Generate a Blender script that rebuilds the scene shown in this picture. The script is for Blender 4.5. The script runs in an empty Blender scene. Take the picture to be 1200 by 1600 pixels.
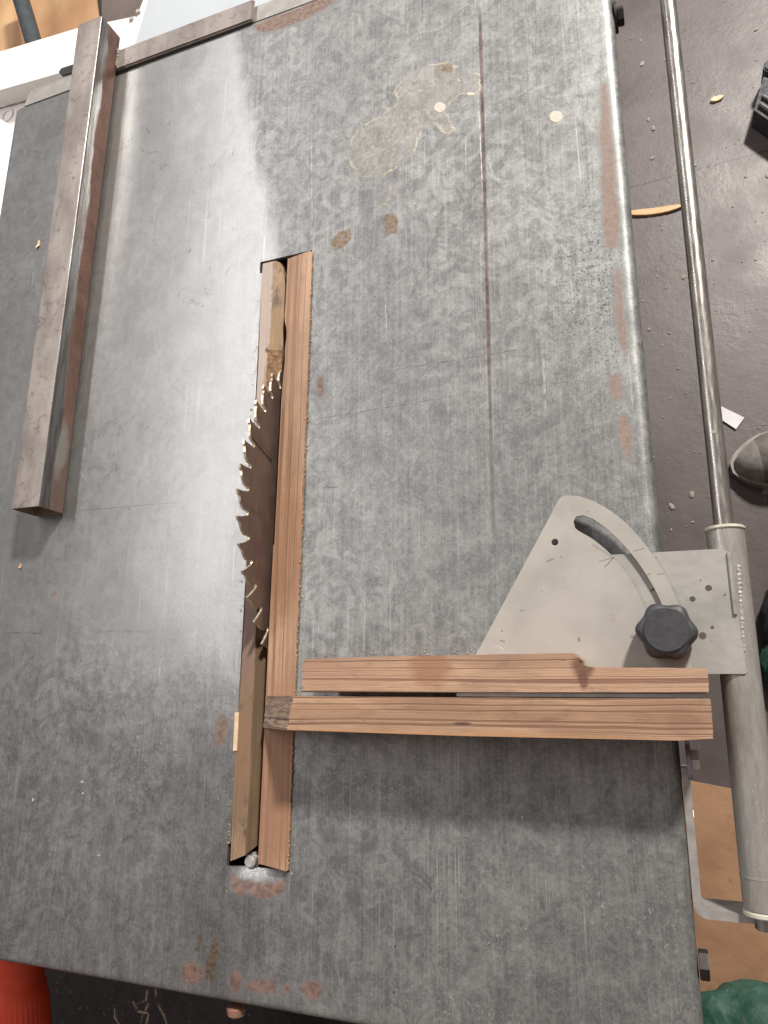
import bpy, bmesh, math, random
import numpy as np
from mathutils import Vector, Matrix, Euler
random.seed(7); rng = np.random.default_rng(5)
S = bpy.context.scene
COL = S.collection
# ------------------------------------------------------------------ camera
CH = 0.6
ROT = Euler((0.253061363, 0.368618367, 0.00778416699), 'XYZ')
FPX = 1138.96951
RM = ROT.to_matrix()
cd = bpy.data.cameras.new('camera'); cam = bpy.data.objects.new('camera', cd); COL.objects.link(cam)
cam.location = (0, 0, CH); cam.rotation_euler = ROT
cd.sensor_fit = 'VERTICAL'; cd.sensor_height = 36; cd.sensor_width = 27; cd.lens = FPX*36/1600
cd.clip_start = .01; cd.clip_end = 100
S.camera = cam
def W(px, py, z=0.0):
    """point of the horizontal plane at height z that was measured at this place of the photograph"""
    d = RM @ Vector((px-600, -(py-800), -FPX)); t = (z-CH)/d.z
    return Vector((d.x*t, d.y*t, z))
# ------------------------------------------------------------------ node helper
class N:
    def __init__(s, name):
        s.m = bpy.data.materials.new(name); s.m.use_nodes = True
        s.t = s.m.node_tree; s.b = s.t.nodes['Principled BSDF']; s.out = s.t.nodes['Material Output']
    def n(s, typ, ins=None, **kw):
        x = s.t.nodes.new(typ)
        for k, v in kw.items(): setattr(x, k, v)
        if ins:
            for k, v in ins.items(): s.put(x.inputs[k], v)
        return x
    def put(s, sock, v):
        if isinstance(v, bpy.types.NodeSocket): s.t.links.new(v, sock)
        elif isinstance(v, (tuple, list)) and len(v) == 3 and sock.type == 'RGBA': sock.default_value = (*v, 1)
        else: sock.default_value = v
    def math(s, op, a, b=0.0, c=None, clamp=False):
        x = s.n('ShaderNodeMath', operation=op, use_clamp=clamp); s.put(x.inputs[0], a); s.put(x.inputs[1], b)
        if c is not None: s.put(x.inputs[2], c)
        return x.outputs[0]
    def pos(s): return s.n('ShaderNodeNewGeometry').outputs['Position']
    def obj(s): return s.n('ShaderNodeTexCoord').outputs['Object']
    def scale(s, v, sc, off=(0,0,0), rot=(0,0,0)):
        x = s.n('ShaderNodeMapping', {'Vector': v, 'Scale': sc, 'Location': off, 'Rotation': rot}); return x.outputs[0]
    def noise(s, v, sc, det=4, rough=.55, dist=0.0, dims='3D'):
        return s.n('ShaderNodeTexNoise', {'Vector': v, 'Scale': sc, 'Detail': det, 'Roughness': rough, 'Distortion': dist}).outputs['Fac']
    def ramp(s, f, lo, hi, a=0.0, b=1.0, smooth=True):
        x = s.n('ShaderNodeMapRange', {'Value': f, 'From Min': lo, 'From Max': hi, 'To Min': a, 'To Max': b})
        x.interpolation_type = 'SMOOTHSTEP' if smooth else 'LINEAR'; return x.outputs[0]
    def mix(s, f, a, b, mode='MIX'):
        x = s.n('ShaderNodeMix', data_type='RGBA', blend_type=mode); s.put(x.inputs[0], f); s.put(x.inputs[6], a); s.put(x.inputs[7], b); return x.outputs[2]
    def attr(s, name): return s.n('ShaderNodeAttribute', attribute_name=name).outputs['Fac']
    def sep(s, v): return s.n('ShaderNodeSeparateXYZ', {'Vector': v}).outputs
    def bump(s, h, st=.3, d=.001, prev=None):
        x = s.n('ShaderNodeBump', {'Height': h, 'Strength': st, 'Distance': d})
        if prev: s.put(x.inputs['Normal'], prev)
        return x.outputs[0]
    def set(s, **kw):
        for k, v in kw.items(): s.put(s.b.inputs[k.replace('_', ' ')], v)
        return s.m
def simple(name, c1, c2=None, rough=.5, metal=0.0, sc=60, bump=.15, spots=None, r2=None, stretch=(1,1,1)):
    k = N(name); p = k.scale(k.obj(), stretch)
    f = k.noise(p, sc, 6, .6, .3); c2 = c2 or tuple(x*.8 for x in c1)
    c = k.mix(k.ramp(f, .35, .65), c1, c2)
    if spots: c = k.mix(k.ramp(k.noise(p, sc*6, 3), .64, .70), c, spots)
    rr = k.ramp(k.noise(p, sc*2.3, 3), .3, .7, rough-.07, rough+.09)
    return k.set(Base_Color=c, Roughness=rr, Metallic=metal, Normal=k.bump(k.noise(p, sc*4, 5), bump, .0006))
# ------------------------------------------------------------------ object helpers
def link(o, parent=None):
    COL.objects.link(o)
    if parent is not None:
        o.parent = parent
        o.matrix_parent_inverse = Matrix.Identity(4)
    return o
def obj(name, bm, mats, parent=None, base=None, smooth=True, angle=35):
    """one mesh object, its vertices given in world metres and stored relative to its parent chain or base"""
    me = bpy.data.meshes.new(name)
    org = Vector((0,0,0))
    if parent is not None: org = Vector(parent['org'])
    if base is not None: off = Vector(base)-org
    else: off = Vector((0,0,0))
    bmesh.ops.translate(bm, verts=bm.verts, vec=-(org+off))
    bmesh.ops.recalc_face_normals(bm, faces=bm.faces)
    bm.to_mesh(me); bm.free()
    for m in (mats if isinstance(mats, (list, tuple)) else [mats]): me.materials.append(m)
    o = bpy.data.objects.new(name, me); link(o, parent)
    o.location = off; 
    ORG[o.name] = org+off
    o['org'] = tuple(org+off)
    if smooth:
        for p in me.polygons: p.use_smooth = True
        try: me.set_sharp_from_angle(angle=math.radians(angle))
        except Exception: pass
    return o
ORG = {}
def thing(name, label, cat, loc, group=None, kind=None):
    o = bpy.data.objects.new(name, None); link(o); o.location = loc; o['org'] = tuple(loc); o.empty_display_size = .02
    tag(o, label, cat, group, kind); return o
def tag(o, label=None, cat=None, group=None, kind=None):
    if label: o['label'] = label
    if cat: o['category'] = cat
    if group: o['group'] = group
    if kind: o['kind'] = kind
    return o
def prism(bm, pts, z0, z1, bevel=0.0, seg=2, mi=0):
    """pts: 2-D outline, extruded from z0 up to z1"""
    b = bmesh.new()
    vs = [b.verts.new((p[0], p[1], z0)) for p in pts]
    f = b.faces.new(vs); f.normal_update()
    r = bmesh.ops.extrude_face_region(b, geom=[f])
    for v in [g for g in r['geom'] if isinstance(g, bmesh.types.BMVert)]: v.co.z = z1
    if bevel:
        es = [e for e in b.edges if abs(e.verts[0].co.z-e.verts[1].co.z) < 1e-7 and e.verts[0].co.z == max(z0, z1)]
        bmesh.ops.bevel(b, geom=es, offset=bevel, segments=seg, affect='EDGES', profile=.5)
    merge(bm, b, mi)
def merge(bm, b, mi=0):
    bmesh.ops.recalc_face_normals(b, faces=b.faces)
    me = bpy.data.meshes.new('tmp')
    for f in b.faces: f.material_index = mi if mi else f.material_index
    b.to_mesh(me); b.free(); bm.from_mesh(me); bpy.data.meshes.remove(me)
def box(bm, a, c, bevel=0.0, mi=0, M=None):
    b = bmesh.new(); bmesh.ops.create_cube(b, size=1)
    for v in b.verts: v.co = Vector([(a[i]+c[i])/2 + v.co[i]*(c[i]-a[i]) for i in range(3)])
    if bevel: bmesh.ops.bevel(b, geom=b.edges[:], offset=bevel, segments=2, affect='EDGES')
    if M is not None: b.transform(M)
    merge(bm, b, mi)
def cyl(bm, p, q, r, r2=None, seg=32, bevel=0.0, mi=0, caps=True):
    p, q = Vector(p), Vector(q); b = bmesh.new(); L = (q-p).length
    bmesh.ops.create_cone(b, cap_ends=caps, segments=seg, radius1=r, radius2=r if r2 is None else r2, depth=L)
    if bevel:
        es = [e for e in b.edges if abs(e.verts[0].co.z-e.verts[1].co.z) < 1e-7 and len(e.link_faces) == 2]
        bmesh.ops.bevel(b, geom=es, offset=bevel, segments=2, affect='EDGES')
    b.transform(Matrix.Translation((p+q)/2) @ (q-p).to_track_quat('Z', 'Y').to_matrix().to_4x4()); merge(bm, b, mi)
def tube(bm, pts, r, seg=12, mi=0):
    pts = [Vector(p) for p in pts]; rings = []
    b = bmesh.new()
    for i, p in enumerate(pts):
        t = (pts[min(i+1, len(pts)-1)]-pts[max(i-1, 0)]).normalized()
        u = t.orthogonal().normalized() if i == 0 else (u-t*u.dot(t)).normalized(); w = t.cross(u)
        rr = r[i] if isinstance(r, (list, tuple)) else r
        rings.append([b.verts.new(p+(u*math.cos(a)+w*math.sin(a))*rr) for a in [k*2*math.pi/seg for k in range(seg)]])
    for i in range(len(pts)-1):
        for k in range(seg): b.faces.new((rings[i][k], rings[i][(k+1) % seg], rings[i+1][(k+1) % seg], rings[i+1][k]))
    b.faces.new(rings[0]); b.faces.new(rings[-1]); merge(bm, b, mi)
def smoothline(pts, n=6, closed=False):
    out = []; P = [Vector(p) for p in pts]; L = len(P)
    rngi = range(L if closed else L-1)
    for i in rngi:
        g = (lambda k: P[k % L]) if closed else (lambda k: P[max(0, min(L-1, k))])
        p0, p1, p2, p3 = g(i-1), g(i), g(i+1), g(i+2)
        for j in range(n):
            t = j/n
            out.append(.5*((2*p1)+(p2-p0)*t+(2*p0-5*p1+4*p2-p3)*t*t+(3*p1-p0-3*p2+p3)*t**3))
    if not closed: out.append(P[-1])
    return out
# ------------------------------------------------------------------ table top masks
X0, X1, Y0, Y1 = -.787, 0.0, -.248, .790
RE = .0095
def segd(P, A, B):
    d = B-A; t = np.clip(((P-A)@d)/(d@d+1e-12), 0, 1); return np.hypot(*((P-A)-t[:, None]*d).T)
def polysd(P, pts):
    V = np.array([(p.x, p.y) for p in pts]); d = np.full(len(P), 9.); ins = np.zeros(len(P), bool)
    lo, hi = V.min(0)-.02, V.max(0)+.02
    m = ((P > lo) & (P < hi)).all(1); Q = P[m]; dd = np.full(len(Q), 9.); ii = np.zeros(len(Q), bool)
    for i in range(len(V)):
        A, B = V[i], V[(i+1) % len(V)]
        dd = np.minimum(dd, segd(Q, A, B))
        c = (A[1] > Q[:, 1]) != (B[1] > Q[:, 1])
        xx = (B[0]-A[0])*(Q[:, 1]-A[1])/((B[1]-A[1]) if B[1] != A[1] else 1e-9)+A[0]
        ii ^= c & (Q[:, 0] < xx)
    d[m] = dd; ins[m] = ii
    return np.where(ins, -d, d)
def ell(cx, cy, rx, ry, n=20, rot=0):
    out = []
    for k in range(n):
        a = k*2*math.pi/n; x, y = rx*math.cos(a), ry*math.sin(a)
        out.append((cx+x*math.cos(rot)-y*math.sin(rot), cy+x*math.sin(rot)+y*math.cos(rot)))
    return out
RUST = [[(939,132),(946,128),(951,160),(954,200),(959,240),(961,300),(968,335),(965,385),(948,390),(942,345),(944,320),(939,290),(942,250),(937,215),(940,180)],
 [(962,420),(969,422),(973,480),(979,520),(977,556),(969,535),(962,500)],
 [(967,655),(976,648),(986,668),(988,695),(984,718),(974,708),(967,685)],
 [(950,588),(968,585),(972,620),(958,628)],
 ell(346,1142,9,24,rot=.1), ell(500,603,5,16), ell(85,928,4,5), ell(448,1546,7,6),
 [(283,1510),(300,1500),(316,1512),(318,1532),(300,1538),(286,1534)],
 [(358,1528),(372,1512),(378,1530),(374,1550),(362,1550)],
 [(384,1540),(400,1530),(430,1532),(432,1552),(410,1550),(386,1546)],
 [(468,1545),(480,1532),(498,1535),(505,1550),(492,1566),(476,1554)],
 [(359,1366),(372,1374),(400,1379),(430,1381),(446,1372),(443,1394),(425,1403),(400,1402),(384,1392),(376,1404),(362,1388)],
 [(396,40),(430,26),(470,12),(520,-12),(535,-8),(510,12),(470,34),(430,48),(404,50)]]
BROWN = [[(600,336),(614,331),(622,345),(620,364),(603,368)], [(516,376),(530,362),(548,358),(550,374),(535,388),(520,391)],
 [(327,1490),(334,1468),(340,1462),(342,1488),(336,1515),(335,1533),(320,1532),(322,1508)], ell(313,1466,4,8), ell(307,1482,4,3), ell(326,1447,4,3), ell(698,107,10,8)]
GLUE = [[(752,142),(738,150),(722,148),(705,160),(698,180),(712,205),(694,212),(680,196),(668,197),(655,212),(648,236),(634,252),(618,264),(594,278),(557,278),(545,252),(548,218),(566,196),(590,184),(606,172),(622,160),(614,142),(632,122),(660,104),(690,98),(716,104),(748,116)],
 [(588,330),(590,312),(606,302),(612,280),(600,270),(616,282),(622,300),(606,316),(594,326)]]
CREAM = [ell(868,182,10,9,rot=.3), ell(687,168,9,8), ell(717,126,4,2,rot=.6), ell(735,147,7,2.5), ell(154,1336,3,2.5), ell(128,1222,4,1.6,rot=-.4), ell(51,1250,1.5,4,rot=.3), ell(129,1540-300,2,2), ell(816,1278,3,2.5)]
def sharpness(P, polys): 
    d = np.full(len(P), 9.)
    for pl in polys: d = np.minimum(d, polysd(P, [W(*q) for q in pl]))
    return np.clip(d, -.02, .02)
# ------------------------------------------------------------------ table material
def mat_table():
    k = N('galvanised_sheet'); p = k.pos(); s = k.sep(p)
    big = k.noise(p, 4.5, 4, .6, .5)
    b1 = k.noise(p, 46, 6, .62, 1.5)           # curled zinc blotches
    b2 = k.noise(k.scale(p, (1,1,1), (3.1,1.7,0)), 130, 5, .65, 2.4)
    v = k.n('ShaderNodeTexVoronoi', {'Vector': k.scale(p, (1,.8,1)), 'Scale': 75, 'Randomness': 1.0}); v.feature = 'SMOOTH_F1'
    k.put(v.inputs['Smoothness'], .35)
    spang = k.sep(v.outputs['Color'])[0]
    lines = k.noise(k.scale(p, (700, 9, 1)), 1, 3, .7)
    lines2 = k.noise(k.scale(p, (260, 3, 1)), 1, 2, .6)
    fine = k.noise(p, 900, 3, .7)
    b3 = k.noise(k.scale(p, (1,.7,1), (8.1,4.7,0)), 24, 5, .6, 2.2)
    vary = k.ramp(k.noise(k.scale(p, (1,.5,1), (2,9,0)), 6, 3, .5), .36, .62, .45, 1.45)
    vary = k.math('MULTIPLY', vary, k.ramp(s[1], -.06, .05, .65, 1))
    g = k.math('MULTIPLY', k.math('MULTIPLY', k.ramp(b1, .42, .60), vary), .25)
    g = k.math('ADD', g, k.math('MULTIPLY', k.ramp(b2, .40, .62), .20))
    g = k.math('ADD', g, k.math('MULTIPLY', k.ramp(b3, .40, .60), .17))
    g = k.math('ADD', g, k.math('MULTIPLY', spang, .10))
    g = k.math('ADD', g, k.math('MULTIPLY', k.ramp(lines, .35, .7), .19))
    g = k.math('ADD', g, k.math('MULTIPLY', k.ramp(lines2, .35, .65), .09))
    g = k.math('ADD', g, k.math('MULTIPLY', k.math('SUBTRACT', big, .5), .50))
    # the side under the fence is worn smoother; blotches are also faded there as if under glare haze
    lx = k.math('ADD', k.math('ADD', s[0], k.math('MULTIPLY', s[1], .22)), k.math('MULTIPLY', k.math('SUBTRACT', k.noise(p, 16, 4), .5), .03))
    left = k.math('MAXIMUM', k.ramp(lx, -.268, -.243), k.ramp(s[0], -.345, -.335))
    g = k.math('ADD', g, k.math('MULTIPLY', k.math('SUBTRACT', fine, .5), .45))
    g = k.math('ADD', g, k.math('MULTIPLY', k.math('SUBTRACT', k.ramp(k.noise(k.scale(p, (1,.8,1), (4,4,0)), 330, 3, .65, 1.2), .38, .62), .5), .16))
    calm = k.math('MULTIPLY', k.math('SUBTRACT', g, .50), k.ramp(k.math('MAXIMUM', left, k.ramp(s[1], .10, -.02)), 0, 1, .36, 1.0))
    g = k.math('ADD', calm, .48)
    col = k.mix(k.ramp(g, .08, .98, smooth=False), (.152,.154,.151), (.375,.378,.367))
    # small bright nicks, mainly where the sheet is abraded
    patchy = k.ramp(k.noise(k.scale(p, (1,1,1), (9,4,0)), 9, 4, .6), .48, .66)
    nick = k.math('MULTIPLY', k.ramp(k.noise(p, 330, 3, .6, .8), .60, .68), k.math('MULTIPLY', patchy, k.ramp(k.math('ADD', s[1], k.math('MULTIPLY', s[0], .3)), -.22, .08, .5, .08)))
    col = k.mix(nick, col, (.62,.61,.59))
    # abraded, darkly pitted area near the right edge
    pit = k.math('MULTIPLY', k.ramp(k.noise(p, 420, 3, .6, 1.0), .55, .62), k.attr('pit'))
    col = k.mix(pit, col, (.07,.075,.078))
    # long lengthwise scratches
    scr = k.math('MULTIPLY', k.ramp(k.noise(k.scale(p, (520, 5, 1), (2.2,7,0)), 1, 1.5, .5), .63, .72), k.ramp(k.noise(p, 14, 3), .45, .6))
    col = k.mix(k.math('MULTIPLY', scr, .4), col, (.52,.53,.52))
    dsc = k.math('MULTIPLY', k.ramp(k.noise(k.scale(p, (500, 4, 1), (5.2,1,0)), 1, 1.5, .5), .70, .77), k.ramp(k.noise(p, 11, 3), .5, .62))
    col = k.mix(k.math('MULTIPLY', dsc, .6), col, (.10,.105,.11))
    wobn = k.math('SUBTRACT', k.noise(p, 30, 3), .5); brkn = k.ramp(k.noise(p, 120, 2), .38, .58)
    def linemask(a, b, w, wob=.0006, brk=True, soft=.4):
        A, B = W(*a), W(*b); d = (B-A).normalized(); L = (B-A).length; n = (-d.y, d.x)
        px_ = k.math('SUBTRACT', s[0], A.x); py_ = k.math('SUBTRACT', s[1], A.y)
        across = k.math('ADD', k.math('MULTIPLY', px_, n[0]), k.math('MULTIPLY', py_, n[1]))
        across = k.math('ADD', across, k.math('MULTIPLY', wobn, wob*3))
        al = k.math('ADD', k.math('MULTIPLY', px_, d.x), k.math('MULTIPLY', py_, d.y))
        m = k.ramp(k.math('ABSOLUTE', across), w*(1-soft), w, 1, 0)
        m = k.math('MULTIPLY', m, k.math('MULTIPLY', k.ramp(al, 0, .03, 0, 1), k.ramp(al, L-.03, L, 1, 0)))
        if brk: m = k.math('MULTIPLY', m, brkn)
        return m
    for a, b, w, c, st in [((480,657),(742,613),.0006,(.09,.09,.09),.75), ((742,613),(950,590),.0005,(.10,.10,.10),.5), ((600,580),(840,542),.0005,(.09,.09,.09),.8),
                           ((486,763),(556,758),.0006,(.07,.07,.07),.9), ((100,800),(300,783),.0007,(.11,.11,.11),.6), ((0,988),(80,990),.0008,(.08,.08,.08),.7),
                           ((130,985),(260,988),.0006,(.10,.10,.10),.4), ((386,70),(392,300),.0006,(.10,.10,.11),.5), ((452,60),(449,230),.0005,(.09,.09,.10),.5),
                           ((487,200),(488,400),.0005,(.5,.5,.5),.6), ((848,530),(853,660),.0014,(.5,.51,.5),.5), ((747,150),(756,330),.0005,(.7,.69,.66),.9),
                           ((728,200),(728,290),.0005,(.6,.6,.58),.7), ((682,200),(683,420),.0005,(.10,.10,.10),.5), ((600,430),(606,560),.0006,(.52,.53,.52),.5),
                           ((758,230),(778,300),.0006,(.62,.62,.6),.7)]:
        col = k.mix(k.math('MULTIPLY', linemask(a, b, w), st), col, c)
    # worn groove with brown dirt in it
    gr = linemask((749,5),(772,860), .0026, .0004, False, .65)
    grn = k.math('MULTIPLY', k.ramp(s[1], .22, .34, .45, .9), k.ramp(k.noise(k.scale(p, (1,.2,1)), 60, 3), .3, .6, .55, 1))
    col = k.mix(k.math('MINIMUM', k.math('MULTIPLY', gr, k.math('MULTIPLY', grn, 1.25)), 1.0), col, k.mix(k.ramp(k.noise(p, 90, 3), .4, .6), (.085,.070,.066), (.17,.125,.11)))
    wob = k.math('MULTIPLY', k.math('SUBTRACT', k.noise(p, 170, 5, .65), .5), .0085)
    # glue spill: film, crumbs, and a raised pale rim
    gd = k.math('ADD', k.attr('glue'), wob)
    film = k.ramp(gd, -.0015, .001, 1, 0)
    crumbs = k.ramp(k.noise(p, 260, 4, .6, .6), .54, .62)
    col = k.mix(k.math('MULTIPLY', film, .20), col, (.27,.24,.20))
    rimsel = k.ramp(k.noise(k.scale(p, (1,1,1), (.3,.2,0)), 48, 4, .7), .46, .56)
    rim = k.math('MULTIPLY', k.ramp(k.math('ABSOLUTE', k.math('ADD', gd, .0012)), .0007, .0019, 1, 0), rimsel)
    col = k.mix(k.math('MULTIPLY', rim, .65), col, (.46,.41,.30))
    col = k.mix(k.math('MULTIPLY', k.math('MULTIPLY', film, crumbs), k.ramp(k.noise(k.scale(p, (1,1,1), (6,2,0)), 22, 3, .5), .42, .60, .0, .65)), col, (.42,.38,.30))
    # rust and worn-through zinc
    rd = k.math('ADD', k.attr('rust'), k.math('MULTIPLY', wob, .45))
    rust = k.ramp(rd, -.0020, .0026, 1, 0)
    halo = k.ramp(rd, 0, .007, 1, 0)
    col = k.mix(k.math('MULTIPLY', halo, .45), col, (.20,.205,.21))
    rc = k.mix(k.ramp(k.noise(p, 200, 5, .7), .35, .65), (.13,.078,.060), (.24,.165,.13))
    rc = k.mix(k.ramp(s[1], -.11, -.13, 0, .85), rc, k.mix(k.ramp(k.noise(p, 140, 4), .4, .6), (.105,.060,.045), (.20,.115,.088)))
    rc = k.mix(k.ramp(s[0], -.09, -.06, 0, .55), rc, (.30,.235,.195))
    rc = k.mix(k.ramp(k.noise(p, 700, 3, .7), .60, .66), rc, (.06,.04,.035))
    col = k.mix(k.math('MULTIPLY', rust, k.ramp(k.noise(p, 260, 4, .65), .26, .5, .55, .97)), col, rc)
    bd = k.math('ADD', k.attr('brown'), k.math('MULTIPLY', wob, .8))
    br = k.ramp(bd, -.0012, .001, 1, 0)
    col = k.mix(k.math('MULTIPLY', br, k.ramp(k.noise(p, 190, 4), .3, .6, .45, .9)), col, k.mix(k.ramp(k.noise(p, 300, 3), .4, .6), (.14,.09,.055), (.24,.17,.10)))
    cr = k.ramp(k.math('ADD', k.attr('cream'), k.math('MULTIPLY', wob, .25)), -.0005, .0003, 1, 0)
    col = k.mix(k.math('MULTIPLY', cr, k.ramp(k.noise(p, 300, 4, .7), .3, .55, .6, 1)), col, (.56,.51,.42))
    # dark specks
    col = k.mix(k.ramp(k.noise(k.scale(p, (1,1,1), (1,8,0)), 210, 2, .5), .765, .785), col, (.05,.045,.045))
    dull = k.math('MAXIMUM', rust, k.math('MAXIMUM', cr, k.math('MULTIPLY', film, .5)))
    rough = k.math('ADD', k.ramp(b1, .3, .7, .265, .30), k.math('MULTIPLY', left, .22))
    rough = k.math('ADD', rough, k.math('MULTIPLY', k.ramp(big, .35, .65), .04))
    rough = k.math('ADD', rough, k.math('MULTIPLY', k.math('MAXIMUM', dull, k.math('MULTIPLY', halo, .6)), .22), clamp=True)
    metal = k.math('SUBTRACT', .62, k.math('MULTIPLY', dull, .55), clamp=True)
    nb = k.bump(k.noise(p, 7, 2, .5), .28, .006)
    nb = k.bump(k.math('ADD', k.math('MULTIPLY', lines, .5), k.math('ADD', k.math('MULTIPLY', fine, .5), k.math('MULTIPLY', b2, .5))), .22, .0006, nb)
    nb = k.bump(k.math('ADD', k.math('ADD', rim, k.math('MULTIPLY', cr, 1.0)), k.math('MULTIPLY', gr, -.35)), .5, .0007, nb)
    k.set(Base_Color=col, Roughness=rough, Metallic=metal, Normal=nb)
    return k.m
# ------------------------------------------------------------------ wood
def mat_wood(name, light, dark, sc=1.0, seed=0.0, redness=None, dirt=.35, axis='X', extra=None, lines=1.0):
    k = N(name); p = k.obj()
    if axis == 'Y': p = k.scale(p, (1,1,1), (0,0,0), (0,0,math.radians(90)))
    p = k.scale(p, (1,1,1), (seed, seed*.37, seed*.71))
    wav = k.noise(k.scale(p, (4, 14, 14)), 1, 3, .5)
    q = k.n('ShaderNodeVectorMath', operation='ADD'); k.put(q.inputs[0], p)
    cmb = k.n('ShaderNodeCombineXYZ'); k.put(cmb.inputs[1], k.math('MULTIPLY', k.math('SUBTRACT', wav, .5), .010)); k.put(q.inputs[1], cmb.outputs[0])
    ring = k.noise(k.scale(q.outputs[0], (1.3, 480*sc, 60*sc)), 1, 2.0, .45)
    ring = k.ramp(ring, .49, .62)
    fib = k.noise(k.scale(q.outputs[0], (45, 1500, 1500)), 1, 3, .7)
    tone = k.noise(k.scale(p, (9, 26, 26)), 1, 3, .6)
    c = k.mix(k.math('MULTIPLY', ring, lines), light, dark)
    c = k.mix(k.ramp(tone, .33, .66, 0, .75), c, tuple(a*.50 for a in (redness or light)))
    c = k.mix(k.ramp(fib, .33, .72, 0, .55), c, tuple(a*.5 for a in light))
    d = k.math('MULTIPLY', k.ramp(k.noise(k.scale(p, (22, 55, 55)), 1, 5, .75, .6), .53, .70), min(1, dirt*1.6))
    c = k.mix(d, c, (.10,.065,.045))
    c = k.mix(k.ramp(k.noise(k.scale(p, (60, 260, 260), (4,4,4)), 1, 3, .6), .71, .76, 0, .8), c, (.08,.045,.03))
    if extra: c = extra(k, c)
    rr = k.ramp(fib, .3, .7, .55, .75)
    nb = k.bump(k.math('ADD', k.math('MULTIPLY', ring, -.7), k.math('MULTIPLY', fib, .7)), .5, .0007)
    return k.set(Base_Color=c, Roughness=rr, Normal=nb)
def stain_extra(spots):
    """dark stains on a batten at given distances (object space centre, radii, strength, colour)"""
    def f(k, c):
        p = k.obj()
        for (cx, cy, cz), (rx, ry, rz), st, colr in spots:
            m = k.n('ShaderNodeVectorMath', operation='LENGTH')
            k.put(m.inputs[0], k.scale(p, (1/rx, 1/ry, 1/rz), (-cx/rx, -cy/ry, -cz/rz)))
            f_ = k.math('ADD', m.outputs['Value'], k.math('MULTIPLY', k.math('SUBTRACT', k.noise(k.scale(p, (60,160,160)), 1, 4, .6), .5), 1.1))
            c = k.mix(k.ramp(f_, .5, 1.15, st, 0), c, colr)
        return c
    return f
M = {}
M['table'] = mat_table()
M['plate'] = None
k = N('cream_painted_plate'); p = k.obj()
c = k.mix(k.ramp(k.noise(p, 25, 4), .35, .65), (.335,.318,.285), (.39,.368,.33))
c = k.mix(k.ramp(k.noise(k.scale(p, (1,1,1), (3,3,0)), 190, 2, .5), .755, .775), c, (.06,.05,.05))
c = k.mix(k.ramp(k.noise(k.scale(p, (40,400,40), (0,0,0), (0,0,.6)), 1, 2), .76, .79, 0, .7), c, (.12,.10,.09))
c = k.mix(k.ramp(k.noise(k.scale(p, (1,1,1), (7,3,0)), 60, 5, .7), .66, .74, 0, .35), c, (.25,.2,.16))
sp_ = k.sep(k.pos())
for A_, B_, w_ in [((935,878),(962,870),.0003),((944,887),(962,868),.0004),((1002,902),(1018,896),.0003),((988,862),(1008,856),.0003),((1025,898),(1040,896),.0003),((903,995),(906,1003),.0007),((852,878),(866,873),.0004),((1090,1012),(1102,1010),.0003),((812,955),(820,953),.0004),((780,1000),(790,1003),.0005),((925,850),(1010,905),.00025)]:
    A1, B1 = W(*A_, .0145), W(*B_, .0145); d_ = (B1-A1).normalized(); L_ = (B1-A1).length
    u_ = k.math('ADD', k.math('MULTIPLY', k.math('SUBTRACT', sp_[0], A1.x), d_.x), k.math('MULTIPLY', k.math('SUBTRACT', sp_[1], A1.y), d_.y))
    v_ = k.math('ABSOLUTE', k.math('ADD', k.math('MULTIPLY', k.math('SUBTRACT', sp_[0], A1.x), -d_.y), k.math('MULTIPLY', k.math('SUBTRACT', sp_[1], A1.y), d_.x)))
    m_ = k.math('MULTIPLY', k.ramp(v_, w_*.6, w_*1.5, 1, 0), k.math('MULTIPLY', k.ramp(u_, 0, .001), k.ramp(u_, L_-.001, L_, 1, 0)))
    c = k.mix(k.math('MULTIPLY', m_, .7), c, (.10,.085,.075))
c = k.mix(k.ramp(k.noise(k.scale(k.pos(), (1,1,1), (1,5,0)), 34, 5, .7, .5), .52, .74, 0, .30), c, (.27,.23,.18))
M['plate'] = k.set(Base_Color=c, Roughness=k.ramp(k.noise(p, 80, 3), .3, .7, .32, .45), Normal=k.bump(k.noise(p, 160, 3), .12, .001))
k = N('dimpled_painted_bracket'); p = k.obj()
c = k.mix(k.ramp(k.noise(p, 25, 4), .35, .65), (.285,.275,.255), (.35,.337,.312))
c = k.mix(k.ramp(k.noise(k.scale(p, (1,1,1), (3,3,0)), 150, 2, .5), .73, .76), c, (.12,.09,.075))
M['bracket'] = k.set(Base_Color=c, Roughness=.27, Normal=k.bump(k.noise(p, 110, 2, .4), .3, .0020))
M['rawcut'] = simple('bare_cut_edge', (.42,.41,.38), (.24,.22,.2), .4, .6, 200)
M['knob'] = simple('black_plastic', (.035,.036,.040), (.048,.049,.052), .50, 0, 90, .12, spots=(.09,.09,.09))
M['rod'] = simple('drawn_steel', (.40,.375,.345), (.27,.25,.225), .33, .85, 40, .015, stretch=(4,.6,4))
M['sleeve'] = simple('grey_painted_tube', (.36,.345,.315), (.30,.285,.26), .33, .35, 90, .12, spots=(.55,.54,.5), stretch=(3,.5,3))
M['collar'] = simple('ivory_plastic', (.62,.59,.50), (.52,.48,.40), .4, 0, 100)
M['zinc'] = simple('zinc_plated', (.62,.60,.57), (.5,.48,.46), .35, .5, 120)
M['strap'] = simple('grey_strap_steel', (.40,.385,.365), (.32,.305,.29), .4, .4, 70, .1)
M['bluez'] = simple('bluish_zinc', (.34,.36,.40), (.26,.27,.30), .33, .8, 160)
M['blackmetal'] = simple('black_steel', (.018,.016,.016), (.03,.026,.025), .55, .2, 40)
M['black'] = simple('black_rubber', (.022,.020,.024), (.034,.031,.036), .6, 0, 50)
M['rail'] = simple('beige_painted_rail', (.31,.30,.27), (.26,.245,.22), .42, .2, 50)
k = N('raw_square_tube'); p = k.obj()
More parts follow.
